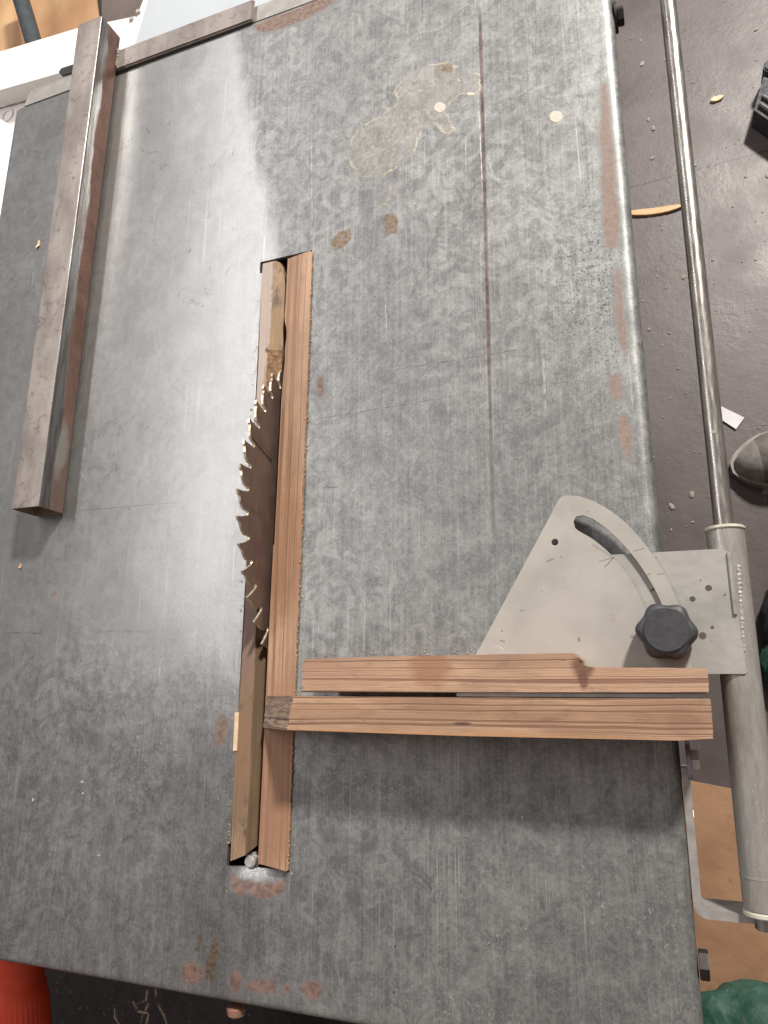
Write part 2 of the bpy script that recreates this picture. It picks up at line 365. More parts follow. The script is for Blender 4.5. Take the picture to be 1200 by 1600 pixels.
c = k.mix(k.ramp(k.noise(k.scale(p, (1,.4,1)), 28, 5, .6), .35, .65), (.17,.145,.13), (.27,.24,.215))
c = k.mix(k.ramp(k.noise(k.scale(p, (1,1,1), (2,2,2)), 75, 5, .7, 1.0), .54, .66, 0, .75), c, (.115,.085,.072))
c = k.mix(k.ramp(k.noise(p, 420, 2), .72, .76), c, (.42,.39,.36))
M['tube'] = k.set(Base_Color=c, Roughness=k.ramp(k.noise(p, 60, 4), .3, .7, .48, .62), Metallic=.1, Normal=k.bump(k.noise(p, 180, 4), .15, .0006))
k = N('rusty_tube_side'); p = k.obj(); s = k.sep(p)
edge = k.math('ADD', s[2], k.math('MULTIPLY', k.math('SUBTRACT', k.noise(k.scale(p, (1,.35,1)), 40, 4, .65), .5), .018))
rst = k.mix(k.ramp(k.noise(k.scale(p, (1,.5,1)), 55, 5, .65), .35, .65), (.100,.050,.036), (.165,.088,.064))
stl = k.mix(k.ramp(k.noise(k.scale(p, (1,.3,3)), 60, 4), .4, .6), (.21,.215,.215), (.15,.13,.125))
f = k.ramp(edge, .020, .024)
far = k.ramp(k.math('ADD', s[1], k.math('MULTIPLY', k.math('SUBTRACT', k.noise(p, 12, 4), .5), .25)), .05, .22)
c = k.mix(f, k.mix(k.ramp(far, 0, 1, .62, 0), rst, (.17,.125,.105)), stl)
pale = k.n('ShaderNodeVectorMath', operation='LENGTH'); k.put(pale.inputs[0], k.scale(p, (1, 1/.035, 1/.010), (0, -.075/.035, -.016/.010)))
c = k.mix(k.ramp(k.math('ADD', pale.outputs['Value'], k.noise(p, 60, 3)), 1.1, 1.6, .6, 0), c, (.26,.27,.255))
c = k.mix(k.ramp(k.noise(k.scale(p, (1,.1,1.5)), 500, 2), .70, .75, 0, .5), c, (.4,.33,.28))
M['tubeside'] = k.set(Base_Color=c, Roughness=k.ramp(f, 0, 1, .55, .33), Metallic=k.ramp(f, 0, 1, .25, .8), Normal=k.bump(k.noise(p, 240, 4), .25, .0008))
M['tubeinner'] = simple('dusty_tube_inside', (.33,.27,.20), (.22,.16,.12), .7, .1, 70)
k = N('browned_blade_steel'); p = k.obj()
c = k.mix(k.ramp(k.noise(p, 30, 5, .6, 1), .35, .65), (.155,.108,.088), (.115,.078,.064))
c = k.mix(k.ramp(k.noise(k.scale(p, (1,40,500)), 1, 3), .52, .68, 0, .4), c, (.24,.17,.14))
M['blade'] = k.set(Base_Color=c, Roughness=.42, Metallic=.45, Normal=k.bump(k.noise(k.scale(p, (1,60,900)), 1, 2), .12, .0004))
M['bladeedge'] = simple('bright_ground_edge', (.72,.64,.50), (.50,.40,.27), .32, .65, 180)
M['carbide'] = simple('carbide_tip', (.55,.52,.47), (.26,.235,.21), .3, .7, 300)
M['lathR'] = mat_wood('pale_softwood', (.49,.31,.195), (.24,.11,.062), 1.0, 1.3, (.50,.29,.18), .15, 'Y',
     stain_extra([((0,-.02,0),(.03,.075,.05),.55,(.30,.155,.085)), ((0,-.22,0),(.04,.10,.05),.40,(.30,.14,.075)), ((.014,.34,0),(.007,.2,.05),.2,(.6,.44,.30))]))
M['lathL'] = mat_wood('weathered_lath', (.36,.235,.14), (.20,.115,.065), .6, 4.1, (.30,.19,.11), .7, 'Y',
     stain_extra([((-.007,.22,0),(.012,.20,.05),.85,(.42,.35,.30)), ((-.004,-.10,0),(.012,.05,.05),.85,(.20,.125,.10)), ((0,-.20,0),(.02,.04,.05),.5,(.24,.13,.07)), ((.002,.194,0),(.006,.0035,.05),.95,(.03,.02,.015)), ((.001,.160,0),(.005,.03,.05),.6,(.25,.15,.08))]), lines=.6)
M['chamfer'] = mat_wood('dusty_sawn_bevel', (.25,.165,.095), (.12,.075,.042), .4, 2.2, (.21,.14,.085), .9, 'Y', None, lines=.5)
M['burnt'] = simple('rotten_burnt_wood', (.26,.14,.06), (.10,.055,.03), .8, 0, 220, .8, spots=(.42,.30,.17))
M['fuzz'] = simple('rough_sawn_fibres', (.42,.26,.13), (.24,.13,.06), .8, 0, 500, .9)
M['stickF'] = mat_wood('pine_batten', (.47,.295,.185), (.20,.10,.058), .85, 7.7, (.47,.25,.145), .25, 'X',
     stain_extra([((-.28+.16,.0,.045),(.05,.010,.03),.45,(.24,.13,.08)), ((.145,-.003,.045),(.014,.011,.03),.45,(.20,.11,.07)), ((-.02,-.015,.04),(.2,.004,.05),.55,(.42,.22,.09)), ((-.01,-.006,.048),(.008,.0016,.01),.9,(.10,.05,.03))]))
M['stickR'] = mat_wood('pine_batten_stained', (.49,.31,.20), (.21,.105,.062), .8, 3.3, (.50,.29,.185), .22, 'X',
     stain_extra([((-.045,.006,.045),(.018,.022,.05),.75,(.27,.13,.075)), ((-.16,-.002,.045),(.10,.012,.05),.35,(.36,.20,.13)), ((.10,.002,.045),(.03,.014,.05),.3,(.30,.16,.09)), ((.070,.004,.048),(.009,.010,.03),.9,(.13,.06,.035)), ((.070,-.006,.048),(.004,.008,.03),.9,(.14,.06,.035))]))
M['endgrain'] = None
k = N('sawn_end_grain'); p = k.obj()
a = k.noise(k.scale(p, (60, 420, 60), (0,0,0), (0,0,-.55)), 1, 3, .6)
c = k.mix(k.ramp(a, .38, .62), (.34,.24,.17), (.17,.115,.085)); c = k.mix(k.ramp(k.noise(p, 500, 3), .6, .7), c, (.48,.36,.25))
M['endgrain'] = k.set(Base_Color=c, Roughness=.8, Normal=k.bump(k.noise(p, 600, 3), .6, .0008))
M['chip'] = simple('pale_wood_chip', (.70,.55,.36), (.60,.44,.27), .7, 0, 150, .3)
M['splinter'] = simple('orange_wood_splinter', (.66,.43,.22), (.52,.32,.16), .65, 0, 90, .3, stretch=(.3,3,3))
M['paper'] = simple('white_paper', (.72,.70,.70), (.64,.62,.62), .7, 0, 40)
k = N('dark_floor'); p = k.pos(); s = k.sep(p)
c = k.mix(k.ramp(k.noise(p, 5, 5, .6, .6), .3, .7), (.076,.060,.057), (.106,.086,.083))
c = k.mix(k.ramp(k.noise(k.scale(p, (1,1,1), (3,8,0)), 18, 6, .7, .5), .52, .70, 0, .55), c, (.085,.07,.065))
c = k.mix(k.ramp(k.noise(p, 55, 6, .75), .58, .74, 0, .35), c, (.25,.22,.20))
c = k.mix(k.ramp(k.noise(p, 260, 3, .6), .74, .78, 0, .3), c, (.26,.22,.20))
A, B = W(985,293,-.85), W(1200,235,-.85); d = (B-A).normalized()
ac = k.math('ABSOLUTE', k.math('ADD', k.math('MULTIPLY', k.math('SUBTRACT', s[0], A.x), -d.y), k.math('MULTIPLY', k.math('SUBTRACT', s[1], A.y), d.x)))
seam = k.ramp(ac, .0012, .0026, 1, 0); c = k.mix(k.math('MULTIPLY', seam, .7), c, (.03,.025,.025))
M['floor'] = k.set(Base_Color=c, Roughness=k.ramp(k.noise(p, 8, 4), .3, .7, .36, .52), Normal=k.bump(k.noise(p, 60, 6, .7), .2, .003))
k = N('cardboard'); p = k.pos()
c = k.mix(k.ramp(k.noise(p, 9, 5, .6, .6), .35, .68), (.36,.205,.115), (.27,.145,.08))
c = k.mix(k.ramp(k.noise(k.scale(p, (1,1,1), (3,8,0)), 26, 5, .65, .6), .60, .72, 0, .55), c, (.20,.11,.065))
M['card'] = k.set(Base_Color=c, Roughness=.75, Normal=k.bump(k.noise(p, 12, 4), .4, .01))
k = N('brown_card_wavy'); p = k.pos()
c = k.mix(k.ramp(k.noise(k.scale(p, (1,.4,1), (0,0,0), (0,0,.3)), 3.2, 4, .5, .8), .4, .62), (.50,.32,.165), (.36,.20,.10))
M['card2'] = k.set(Base_Color=c, Roughness=.7, Normal=k.bump(k.noise(p, 6, 3), .5, .02))
M['white'] = simple('white_painted_panel', (.70,.675,.64), (.64,.61,.575), .45, 0, 14, .05)
M['whiteblue'] = simple('pale_grey_sheet', (.40,.435,.45), (.37,.40,.415), .4, 0, 5, .03)
M['brownpanel'] = simple('brown_board', (.13,.10,.09), (.10,.08,.072), .6, 0, 12)
M['green'] = None
k = N('green_woven_bag'); p = k.obj()
c = k.mix(k.ramp(k.noise(p, 28, 5, .6, .8), .35, .65), (.016,.062,.045), (.034,.105,.078))
c = k.mix(k.ramp(k.noise(k.scale(p, (150,30,30), (0,0,0), (0,0,.5)), 1, 4, .6), .60, .68, 0, .6), c, (.10,.075,.05))
M['green'] = k.set(Base_Color=c, Roughness=.6, Normal=k.bump(k.noise(p, 90, 5), .5, .004))
M['red'] = simple('orange_red_plastic', (.85,.085,.032), (.75,.068,.026), .38, 0, 40, .05)
M['dusty_and_shade'] = simple('dusty_and_shade_black', (.016,.013,.012), (.010,.008,.008), .8, 0, 25, .4, spots=(.07,.055,.045))  # near-black; on the panels below the near edge it stands in for shade
M['bolthead'] = simple('brassy_bolt', (.45,.26,.19), (.33,.18,.13), .4, .5, 120)
M['shoe'] = simple('grey_leather', (.17,.15,.14), (.12,.105,.10), .5, 0, 60, .3)
M['shoetoe'] = simple('worn_toe_rubber', (.32,.295,.27), (.22,.20,.185), .5, 0, 50, .3)
M['lace'] = simple('grey_lace', (.38,.35,.33), (.28,.26,.25), .7, 0, 80)
# ------------------------------------------------------------------ floor
FZ = -.85
bm = bmesh.new(); bmesh.ops.create_grid(bm, x_segments=4, y_segments=4, size=6); bmesh.ops.translate(bm, verts=bm.verts, vec=(0,0,FZ))
tag(obj('floor', bm, M['floor'], smooth=False), kind='structure')
# ------------------------------------------------------------------ saw table
saw = thing('table_saw', 'galvanised steel saw table with a big toothed blade standing in its slot', 'table saw', (-.393, .27, FZ))
SLOT = [(-.3740,.4400),(-.3772,.4440),(-.3772,.4555),(-.3152,.4555),(-.3175,-.1475),(-.3790,-.1475),(-.3790,-.128),(-.3752,-.121)]
def table_top():
    bx = list(np.arange(X0-.034, X1+.030, .002)); by = list(np.arange(Y0-.034, Y1+.030, .002))
    def add_near(arr, vals):
        a = np.array(arr)
        for v in vals: a[np.argmin(abs(a-v))] = v
        return a
    bx = add_near(bx, [-.3756, -.3164, -.3785]); by = add_near(by, [-.1435, .4555])
    GX, GY = np.meshgrid(bx, by); nx, ny = len(bx), len(by)
    def bend(u, a, b, ra, rb):
        x = u.copy(); z = np.zeros_like(u)
        for lim, sgn, r in ((b-rb, 1, rb), (a+ra, -1, ra)):
            t = (u-lim)*sgn; m = t > 0; q = np.minimum(t, r*math.pi/2)/r
            x = np.where(m, lim+sgn*r*np.sin(q), x)
            z = np.where(m, -r*(1-np.cos(q))-np.maximum(t-r*math.pi/2, 0), z)
        return x, z
    PX, z1 = bend(GX, X0, X1, .004, RE); PY, z2 = bend(GY, Y0, Y1, .005, .004)
    PZ = z1+z2
    # gentle hollows of the sheet
    PZ = PZ + .0006*np.sin(PX*9+1)*np.sin(PY*7)
    # pressed-down lip at the near end of the slot
    cx = -.348; t = np.clip((PY+.165)/.0215, 0, 1); wv = np.clip(1-((PX-cx)/.031)**4, 0, 1)
    PZ = PZ - .0070*(t**1.5)*wv*(PY <= -.143+1e-4)
    co = np.stack([PX, PY, PZ], -1).reshape(-1, 3)
    P2 = co[:, :2]
    idx = np.arange(nx*ny).reshape(ny, nx)
    cxm = (GX[:-1, :-1]+GX[1:, 1:])/2; cym = (GY[:-1, :-1]+GY[1:, 1:])/2
    sx0 = np.where((cym < -.123) | (cym > .4415), -.3785, -.3756)
    hole = (cxm > sx0) & (cxm < -.3164) & (cym > -.1435) & (cym < .4555)
    f = np.stack([idx[:-1, :-1], idx[:-1, 1:], idx[1:, 1:], idx[1:, :-1]], -1)[~hole]
    me = bpy.data.meshes.new('tabletop')
    org = np.array(saw['org'])
    me.from_pydata([], [], [])
    me.vertices.add(len(co)); me.vertices.foreach_set('co', (co-org).astype(np.float32).ravel())
    nf = len(f); me.loops.add(nf*4); me.loops.foreach_set('vertex_index', f.ravel().astype(np.int32))
    me.polygons.add(nf); me.polygons.foreach_set('loop_start', np.arange(0, nf*4, 4, dtype=np.int32)); me.polygons.foreach_set('loop_total', np.full(nf, 4, np.int32))
    me.update(calc_edges=True)
    for nm, pl in (('rust', RUST), ('brown', BROWN), ('glue', GLUE), ('cream', CREAM)):
        a = me.attributes.new(nm, 'FLOAT', 'POINT'); a.data.foreach_set('value', sharpness(P2, pl).astype(np.float32))
    pit = np.zeros(len(co))
    for (px_, py_, rx, ry, st) in [(935,430,.022,.10,1.0),(905,450,.03,.09,.8),(955,560,.02,.05,.8),(880,400,.03,.05,.5),(800,620,.05,.03,.3),(560,230,.03,.02,.3)]:
        c = W(px_, py_); pit = np.maximum(pit, st*np.exp(-((P2[:, 0]-c.x)/rx)**2-((P2[:, 1]-c.y)/ry)**2))
    a = me.attributes.new('pit', 'FLOAT', 'POINT'); a.data.foreach_set('value', pit.astype(np.float32))
    bm = bmesh.new(); bm.from_mesh(me)
    loose = [v for v in bm.verts if not v.link_faces]; bmesh.ops.delete(bm, geom=loose, context='VERTS')
    # sheet thickness at the slot
    es = [e for e in bm.edges if e.is_boundary and (e.verts[0].co+saw_org).x > -.42 and (e.verts[0].co+saw_org).x < -.25 and -.2 < (e.verts[0].co+saw_org).y < .5]
    r = bmesh.ops.extrude_edge_only(bm, edges=es)
    for v in [g for g in r['geom'] if isinstance(g, bmesh.types.BMVert)]: v.co.z -= .004
    for q in bm.faces: q.smooth = True
    bm.to_mesh(me); bm.free(); me.materials.append(M['table'])
    me.set_sharp_from_angle(angle=math.radians(40))
    o = bpy.data.objects.new('tabletop', me); link(o, saw)
saw_org = Vector(saw['org'])
table_top()
# machine body below
bm = bmesh.new()
box(bm, (-.62,-.10,-.60), (-.12,.62,-.215)); box(bm, (-.56,-.06,-.84), (-.18,.58,-.60))
obj('machine_body', bm, M['blackmetal'], saw)
for x in (-.74, -.05):
    for y in (-.21, .75):
        bm = bmesh.new(); cyl(bm, (x*1.0, y, FZ), (x, y, -.02), .016, seg=4); obj('leg', bm, M['blackmetal'], saw)
bm = bmesh.new()   # blade guard box under the slot
box(bm, (-.392,-.160,-.215), (-.3815,.470,-.006)); box(bm, (-.312,-.160,-.215), (-.302,.470,-.012)); box(bm, (-.3815,.458,-.215), (-.312,.470,-.006)); box(bm, (-.3815,-.172,-.215), (-.312,-.160,-.016))
obj('slot_housing', bm, M['dusty_and_shade'], saw)
bm = bmesh.new(); box(bm, (-1.5,-.95,-.66), (-.02,-.235,-.64), .003); box(bm, (-.79,-.236,-.64), (-.02,-.228,-.09), .002)  # added dark panels standing in for the shade beyond the near edge
obj('shade_panel', bm, M['dusty_and_shade'], saw)
# far rail
bm = bmesh.new(); 
a, b_ = W(43,162), W(600,-40)
prism(bm, [(-.7725,.7904),(-.765,.812),(-.757,.8135),(-.10,.8135),(-.10,.7904)], -.006, -.0005, .0015)
box(bm, (-.760,.807,-.036), (-.10,.8132,-.0062))
obj('fence_rail', bm, M['rail'], saw)
# blade: 50 teeth, centre below the table
BC = Vector((0, .18395, -.13378)); BR = .1958; BX = -.3505
def blade_profile():
    pts = []
    for i in range(50):
        t0 = 90.9+7.2*i
        prof = [(-.95,.1835),(-.75,.1800),(-.2,.1788),(.15,.1800),(.22,.1840)]
        # order of growing angle: face gullet just ahead of the tip (smaller angle), then the tip, back and slope
        prof = [(-2.15,.1850),(-2.02,.1808),(-1.75,.1783),(-1.32,.1772),(-.90,.1777),(-.58,.1797),(-.42,.1830),(-.12,.1885),(0,BR),(1.15,.1942),(1.30,.1922),(1.75,.1914),(2.9,.1905),(4.2,.1878)]
        for a, r in prof: pts.append((t0+a, r, i))
        if i in (9, 47-15, 0+44, 20): pass
    return pts
bm = bmesh.new()
pr = blade_profile(); TH = .00115
def bp(x, a, r): a = math.radians(a); return Vector((BX+x, BC.y+r*math.cos(a), BC.z+r*math.sin(a)))
front = []; back = []; inf = []; inb = []
for a, r, i in pr:
    front.append(bm.verts.new(bp(TH, a, r))); back.append(bm.verts.new(bp(-TH, a, r)))
    inf.append(bm.verts.new(bp(TH, a, .165))); inb.append(bm.verts.new(bp(-TH, a, .165)))
n = len(pr); cf = bm.verts.new(bp(TH, 0, 0)); cb = bm.verts.new(bp(-TH, 0, 0))
for j in range(n):
    q = (j+1) % n
    bm.faces.new((front[j], front[q], inf[q], inf[j])); bm.faces.new((back[j], back[q], inb[q], inb[j]))
    bm.faces.new((inf[j], inf[q], cf)); bm.faces.new((inb[j], inb[q], cb))
    e = bm.faces.new((front[j], front[q], back[q], back[j])); e.material_index = 1
bl = obj('saw_blade', bm, [M['blade'], M['bladeedge']], saw, base=(BX, BC.y, BC.z), smooth=False)
# cut the expansion slit
def slit(a0, r0, a1, r1):
    p, q = bp(0, a0, r0), bp(0, a1, r1); d = (q-p).normalized(); nn = Vector((0, -d.z, d.y))
    return p, q, nn
bm = bmesh.new()
p = Vector((BX, .2345, .0405)); q = Vector((BX, .2245, .0085)); d = (q-p).normalized(); nn = Vector((0, -d.z, d.y))*.00075
pp = [p-nn-d*.004, q-nn, q+nn, p+nn-d*.004]
vs1 = [bm.verts.new(v+Vector((TH+.0002,0,0))) for v in pp]; vs2 = [bm.verts.new(v-Vector((TH+.0002,0,0))) for v in pp]
bm.faces.new(vs1); bm.faces.new(vs2[::-1])
for j in range(4): bm.faces.new((vs1[j], vs1[(j+1) % 4], vs2[(j+1) % 4], vs2[j]))
cyl(bm, q-Vector((TH+.0003,0,0)), q+Vector((TH+.0003,0,0)), .0019, seg=14)
obj('expansion_slit', bm, M['blackmetal'], bl)
tip_me = None
for i in range(50):
    t0 = 90.9+7.2*i
    if not (25 < t0 % 360 < 150): continue
    bm = bmesh.new(); sg = 1 if i % 2 else -1; w = .0018
    outl = [(-.12,.1878),(-.03,BR+.0003),(1.0,.1949),(1.15,.1885)]
    f_ = [bm.verts.new(bp(w, a, r-(.0014 if (sg < 0 and r > .19) else 0))) for a, r in outl]; b__ = [bm.verts.new(bp(-w, a, r-(.0014 if (sg > 0 and r > .19) else 0))) for a, r in outl]
    bm.faces.new(f_); bm.faces.new(b__[::-1])
    for j in range(4):
        bm.faces.new((f_[j], f_[(j+1) % 4], b__[(j+1) % 4], b__[j]))
    obj('carbide_tooth', bm, M['carbide'], bl, smooth=False)
# nuts and bolts of the table
def hexbolt(name, c, r, h, axis, mat, parent, washer=None, wm=None):
    bm = bmesh.new(); c = Vector(c); ax = Vector(axis)
    cyl(bm, c, c+ax*h, r, seg=6, bevel=.0006); o = obj(name, bm, mat, parent, smooth=False)
    if washer:
        bm = bmesh.new(); cyl(bm, c-ax*washer[1], c, washer[0], seg=28, bevel=.0006); obj('washer', bm, wm or mat, o)
    return o
hexbolt('hex_bolt', (.0074,-.0415,-.006), .0078, .0055, (1,0,0), M['zinc'], saw, (.0145,.0032), M['bluez'])
hexbolt('hex_bolt', (.0005,-.178,-.012), .010, .0065, (1,0,0), M['blackmetal'], saw)
hexbolt('hex_bolt', (.0030,.650,-.016), .009, .006, (1,0,0), M['blackmetal'], saw, (.014,.003))
hexbolt('hex_bolt', (.0015,-.0825,-.020), .0055, .0045, (1,0,0), M['zinc'], saw)
bm = bmesh.new(); c = W(370,1572,-.012); cyl(bm, c, c+Vector((0,-.007,0)), .009, .0075, seg=20, bevel=.001); obj('bolt_head', bm, M['bolthead'], saw)
bm = bmesh.new(); c = W(389,1347,-.003); cyl(bm, c+Vector((0,0,-.02)), c, .0052, seg=24, bevel=.0012); cyl(bm, c+Vector((0,0,-.02)), c+Vector((0,0,-.006)), .0075, seg=6); obj('bolt_head', bm, M['zinc'], saw)
# guide rod and its strap
rod_p, rod_q = Vector((.0452,-.150,-.004)), Vector((.0498,.95,-.004))
bm = bmesh.new(); cyl(bm, rod_p, rod_q, .0072, seg=40, bevel=.001)
rod = obj('guide_rod', bm, M['rod'], saw)
bm = bmesh.new(); c = Vector((.0462,.205,.0033)); cyl(bm, c-Vector((0,0,.003)), c+Vector((0,0,.0003)), .0016, seg=16); obj('centre_mark', bm, M['strap'], rod)
for yy, sgn in ((-.147, 1), (.93, -1)):
    path = [(.0045,-.046),(.0045,-.08),(.0047,-.12)]
    bm = bmesh.new()
    y_ = lambda y: yy+(y+.147)*sgn
    inner = [(.0003,-.048),(.0003,-.1385)] + [(.0003+.009*(1-math.cos(t)), -.1385-.009*math.sin(t)) for t in [math.pi/2*k_/6 for k_ in range(1, 7)]] + [(.085,-.1475)]
    th = .0055
    outer = [(.085,-.1475+th)] + [(.0003+th+(.009-th)*(1-math.cos(t)), -.1385-(.009-th)*math.sin(t)) for t in [math.pi/2*k_/6 for k_ in range(6, -1, -1)]] + [(.0003+th,-.048)]
    # outline in plan; strap stands on edge
    pl = [(x, y_(y)) for x, y in inner+outer]
    if sgn > 0 : pass
    prism(bm, pl, -.042, -.006, .0008)
    obj('rod_bracket', bm, M['bluez'] if False else M['strap'], saw)
# ------------------------------------------------------------------ rip fence
PZT = .036
fen = thing('rip_fence', 'rusty square steel tube fence welded to a cross bar at the far edge', 'saw fence', (-.63,.50,0))
def ring_tube(bm, x0, x1, y0, y1, z0, z1, r, t):
    # square tube along Y with rounded corners, hollow
    def sec(x0, x1, z0, z1, r):
        out = []
        for cx, cz, a0 in ((x1-r, z1-r, 0), (x0+r, z1-r, 90), (x0+r, z0+r, 180), (x1-r, z0+r, 270)):
            for j in range(5): a = math.radians(a0+90*j/4); out.append((cx+r*math.cos(a), cz+r*math.sin(a)))
        return out
    o = sec(x0, x1, z0, z1, r); i = sec(x0+t, x1-t, z0+t, z1-t, max(r-t, .0004)); n = len(o)
    ys = [y0, y1]; O = [[bm.verts.new((x, y, z)) for x, z in o] for y in ys]; I = [[bm.verts.new((x, y, z)) for x, z in i] for y in ys]
    for j in range(n):
        q = (j+1) % n
        f = bm.faces.new((O[0][j], O[0][q], O[1][q], O[1][j]))
        cxm = (o[j][0]+o[q][0])/2
        f.material_index = 1 if cxm > x1-r*.35 else 0
        g = bm.faces.new((I[0][j], I[0][q], I[1][q], I[1][j])); g.material_index = 2
        bm.faces.new((O[0][j], O[0][q], I[0][q], I[0][j])); bm.faces.new((O[1][j], O[1][q], I[1][q], I[1][j]))
bm = bmesh.new(); ring_tube(bm, -.6500, -.6105, .1945, .842, .0012, .0372, .0032, .0022)
obj('fence_tube', bm, [M['tube'], M['tubeside'], M['tubeinner']], fen, base=(-.63,.19,0))
bm = bmesh.new(); box(bm, (-.6103,.7880,.0006), (-.405,.8200,.0052), .0018); obj('cross_bar', bm, M['tube'], fen, base=(-.5,.80,0))
bm = bmesh.new()
for z in range(11):
    bmesh.ops.create_icosphere(bm, subdivisions=2, radius=random.uniform(.0016,.0026), matrix=Matrix.Translation((-.6092+random.uniform(-.0004,.0006), .7945+z*.0024, .0048)))
obj('weld_bead', bm, M['tube'], fen)
# ------------------------------------------------------------------ laths in the slot
lR = thing('wooden_lath', 'straight pale softwood lath lying in the slot to the right of the blade', 'wooden lath', (-.331,.155,0), 'laths in the blade slot')
lft = [(.4505,-.3440),(.40,-.3442),(.385,-.3447),(.378,-.3442),(.371,-.3424),(.366,-.3415),(.358,-.3412),(.352,-.3420),(.345,-.3424),(.333,-.3420),(.318,-.3428),(.305,-.3434),(.29,-.3438),(.25,-.3440),(.20,-.3442),(.142,-.3446),(.1405,-.3455),(.08,-.3460),(.0,-.3462),(-.08,-.3462),(-.1385,-.3463)]
bm = bmesh.new(); outl = [(x, y) for y, x in lft]+[(-.3185,-.1425)]
yy = -.1425
while yy < .4505:
    yy += .0018; outl.append((-.3172+(yy+.144)*.0022/.6+random.uniform(-.0004,.0003), min(yy, .4515)))
outl.append((-.3185,.4540))
prism(bm, outl, -.010, .0018, .0006, 1)
obj('lath_body', bm, M['lathR'], lR, smooth=True, angle=25)
bm = bmesh.new()   # torn fibres along the sawn edge
for j in range(520):
    y = random.uniform(-.142,.449); x = -.3172+(y+.144)*.0022/.6+random.uniform(-.0003,.0003)
    b = bmesh.new(); bmesh.ops.create_icosphere(b, subdivisions=1, radius=random.uniform(.0003,.0008) if random.random() < .93 else .0012)
    b.transform(Matrix.Translation((x, y, random.uniform(.0004,.0019))) @ Matrix.Diagonal((1, random.uniform(.8,2.4), .7, 1))); merge(bm, b)
tag(obj('torn_fibres', bm, M['fuzz'], lR, smooth=False), kind='stuff')
lL = thing('wooden_lath', 'narrow old lath in the slot left of the blade, with a rotten brown spot', 'wooden lath', (-.363,.155,0), 'laths in the blade slot')
def lathL():
    bm = bmesh.new(); rows = []
    ys = sorted(set([round(y, 4) for y in np.arange(-.139, .4520, .004)]+[.452]), reverse=True)
    for y in ys:
        t = (y+.139)/.591
        xl = -.3745+.0005*t+.0007*math.sin(y*25)
        top = -.3605; r = -.3530; zt = .0012; zl = zt; zr = -.0085
        if y > .349:
            top = -.3612+.0020*((y-.349)/.10); r = -.3497 if y < .42 else -.3497-.0040*(y-.42)/.03; zr = -.0060
        elif y > .300:
            top = -.3632+random.uniform(-.0007,.0007); r = -.3500; zr = -.0055+random.uniform(-.0012,.0012)
        elif y < .05:
            q = min(1, (.05-y)/.05); top = -.3605+.0012*q+.0006*math.sin(y*60); r = -.3530+.0048*q; zr = -.0185
        # concave end cut
        rows.append([(xl, y, zl), (top, y, zt), (r, y, zr), (r, y, -.024), (xl, y, -.024)])
    V = []
    for i, rw in enumerate(rows):
        rr = []
        for j, (x, y, z) in enumerate(rw):
            if i == len(rows)-1: y += [0, .006, .019, .019, 0][j]
            if i == len(rows)-2: y += [0, .004, .0165, .0165, 0][j]
            if i == len(rows)-3: y += [0, .0015, .0140, .0140, 0][j]
            if i == len(rows)-4: y += [0, 0, .0115, .0115, 0][j]
            if i == len(rows)-5: y += [0, 0, .0085, .0085, 0][j]
            if i == len(rows)-6: y += [0, 0, .005, .005, 0][j]
            rr.append(bm.verts.new((x, y, z)))
        V.append(rr)
    for i in range(len(V)-1):
        y = rows[i][0][1]
        for j in range(5):
            f = bm.faces.new((V[i][j], V[i][(j+1) % 5], V[i+1][(j+1) % 5], V[i+1][j]))
            f.material_index = 1 if j == 1 else 0
            if j == 1 and .302 < y < .352: f.material_index = 2
            if j == 1 and y >= .352: f.material_index = 3
    bm.faces.new(V[0]); bm.faces.new(V[-1])
    return bm
M['ochre'] = mat_wood('ochre_bevel', (.42,.27,.13), (.27,.16,.08), .5, 9.2, (.35,.22,.11), .6, 'Y', None, lines=.5)
obj('lath_body', lathL(), [M['lathL'], M['chamfer'], M['burnt'], M['ochre']], lL, smooth=True, angle=30)
bm = bmesh.new(); A = [W(368,1113,.001),W(374,1113,.001),W(371,1173,.001),W(365,1173,.001)]
prism(bm, [(v.x, v.y) for v in A], .0006, .0022, .0003, 1)
tag(obj('wood_sliver', bm, M['chip'], base=A[0]), 'small pale straight sliver of wood against the left edge of the slot', 'wood sliver')
# ------------------------------------------------------------------ mitre gauge
ZP0, ZP1 = .0115, .0145
mg = thing('mitre_gauge', 'cream sheet metal mitre gauge with curved slot sliding on the side rod', 'mitre gauge', (.02,.06,0))
def Wl(pts, z): return [W(x, y, z) for x, y in pts]
outer = smoothline([(905,775),(935,787),(965,806),(995,835),(1022,870),(1045,910),(1062,950),(1072,990),(1078,1012)], 4)
outerw = [W(v.x, v.y, ZP1) for v in [Vector((a[0], a[1], 0)) for a in outer]] if False else None
def W2(pts, z): return [W(p[0], p[1], z) for p in pts]
o2 = smoothline([Vector((a, b, 0)) for a, b in [(905,775),(935,787),(965,806),(995,835),(1022,870),(1045,910),(1062,950),(1072,990),(1078,1020)]], 4)
outline = W2([(v.x, v.y) for v in o2], ZP1) + [Vector((.0145,.0085,0)), Vector((-.158,.0085,0)), Vector((-.160,.0125,0))] + W2([(742,1026),(873,781),(877,776),(884,774)], ZP1)
holeo = smoothline([Vector((a, b, 0)) for a, b in [(911,805),(930,813),(955,832),(985,863),(1010,898),(1028,930),(1043,965)]], 4)
holei = smoothline([Vector((a, b, 0)) for a, b in [(1018,978),(1003,940),(985,905),(960,872),(930,845),(905,830),(898,824)]], 4)
hole = W2([(v.x, v.y) for v in holeo]+[(1042,975),(1034,984),(1024,984)]+[(v.x, v.y) for v in holei]+[(896,815),(900,807)], ZP1)
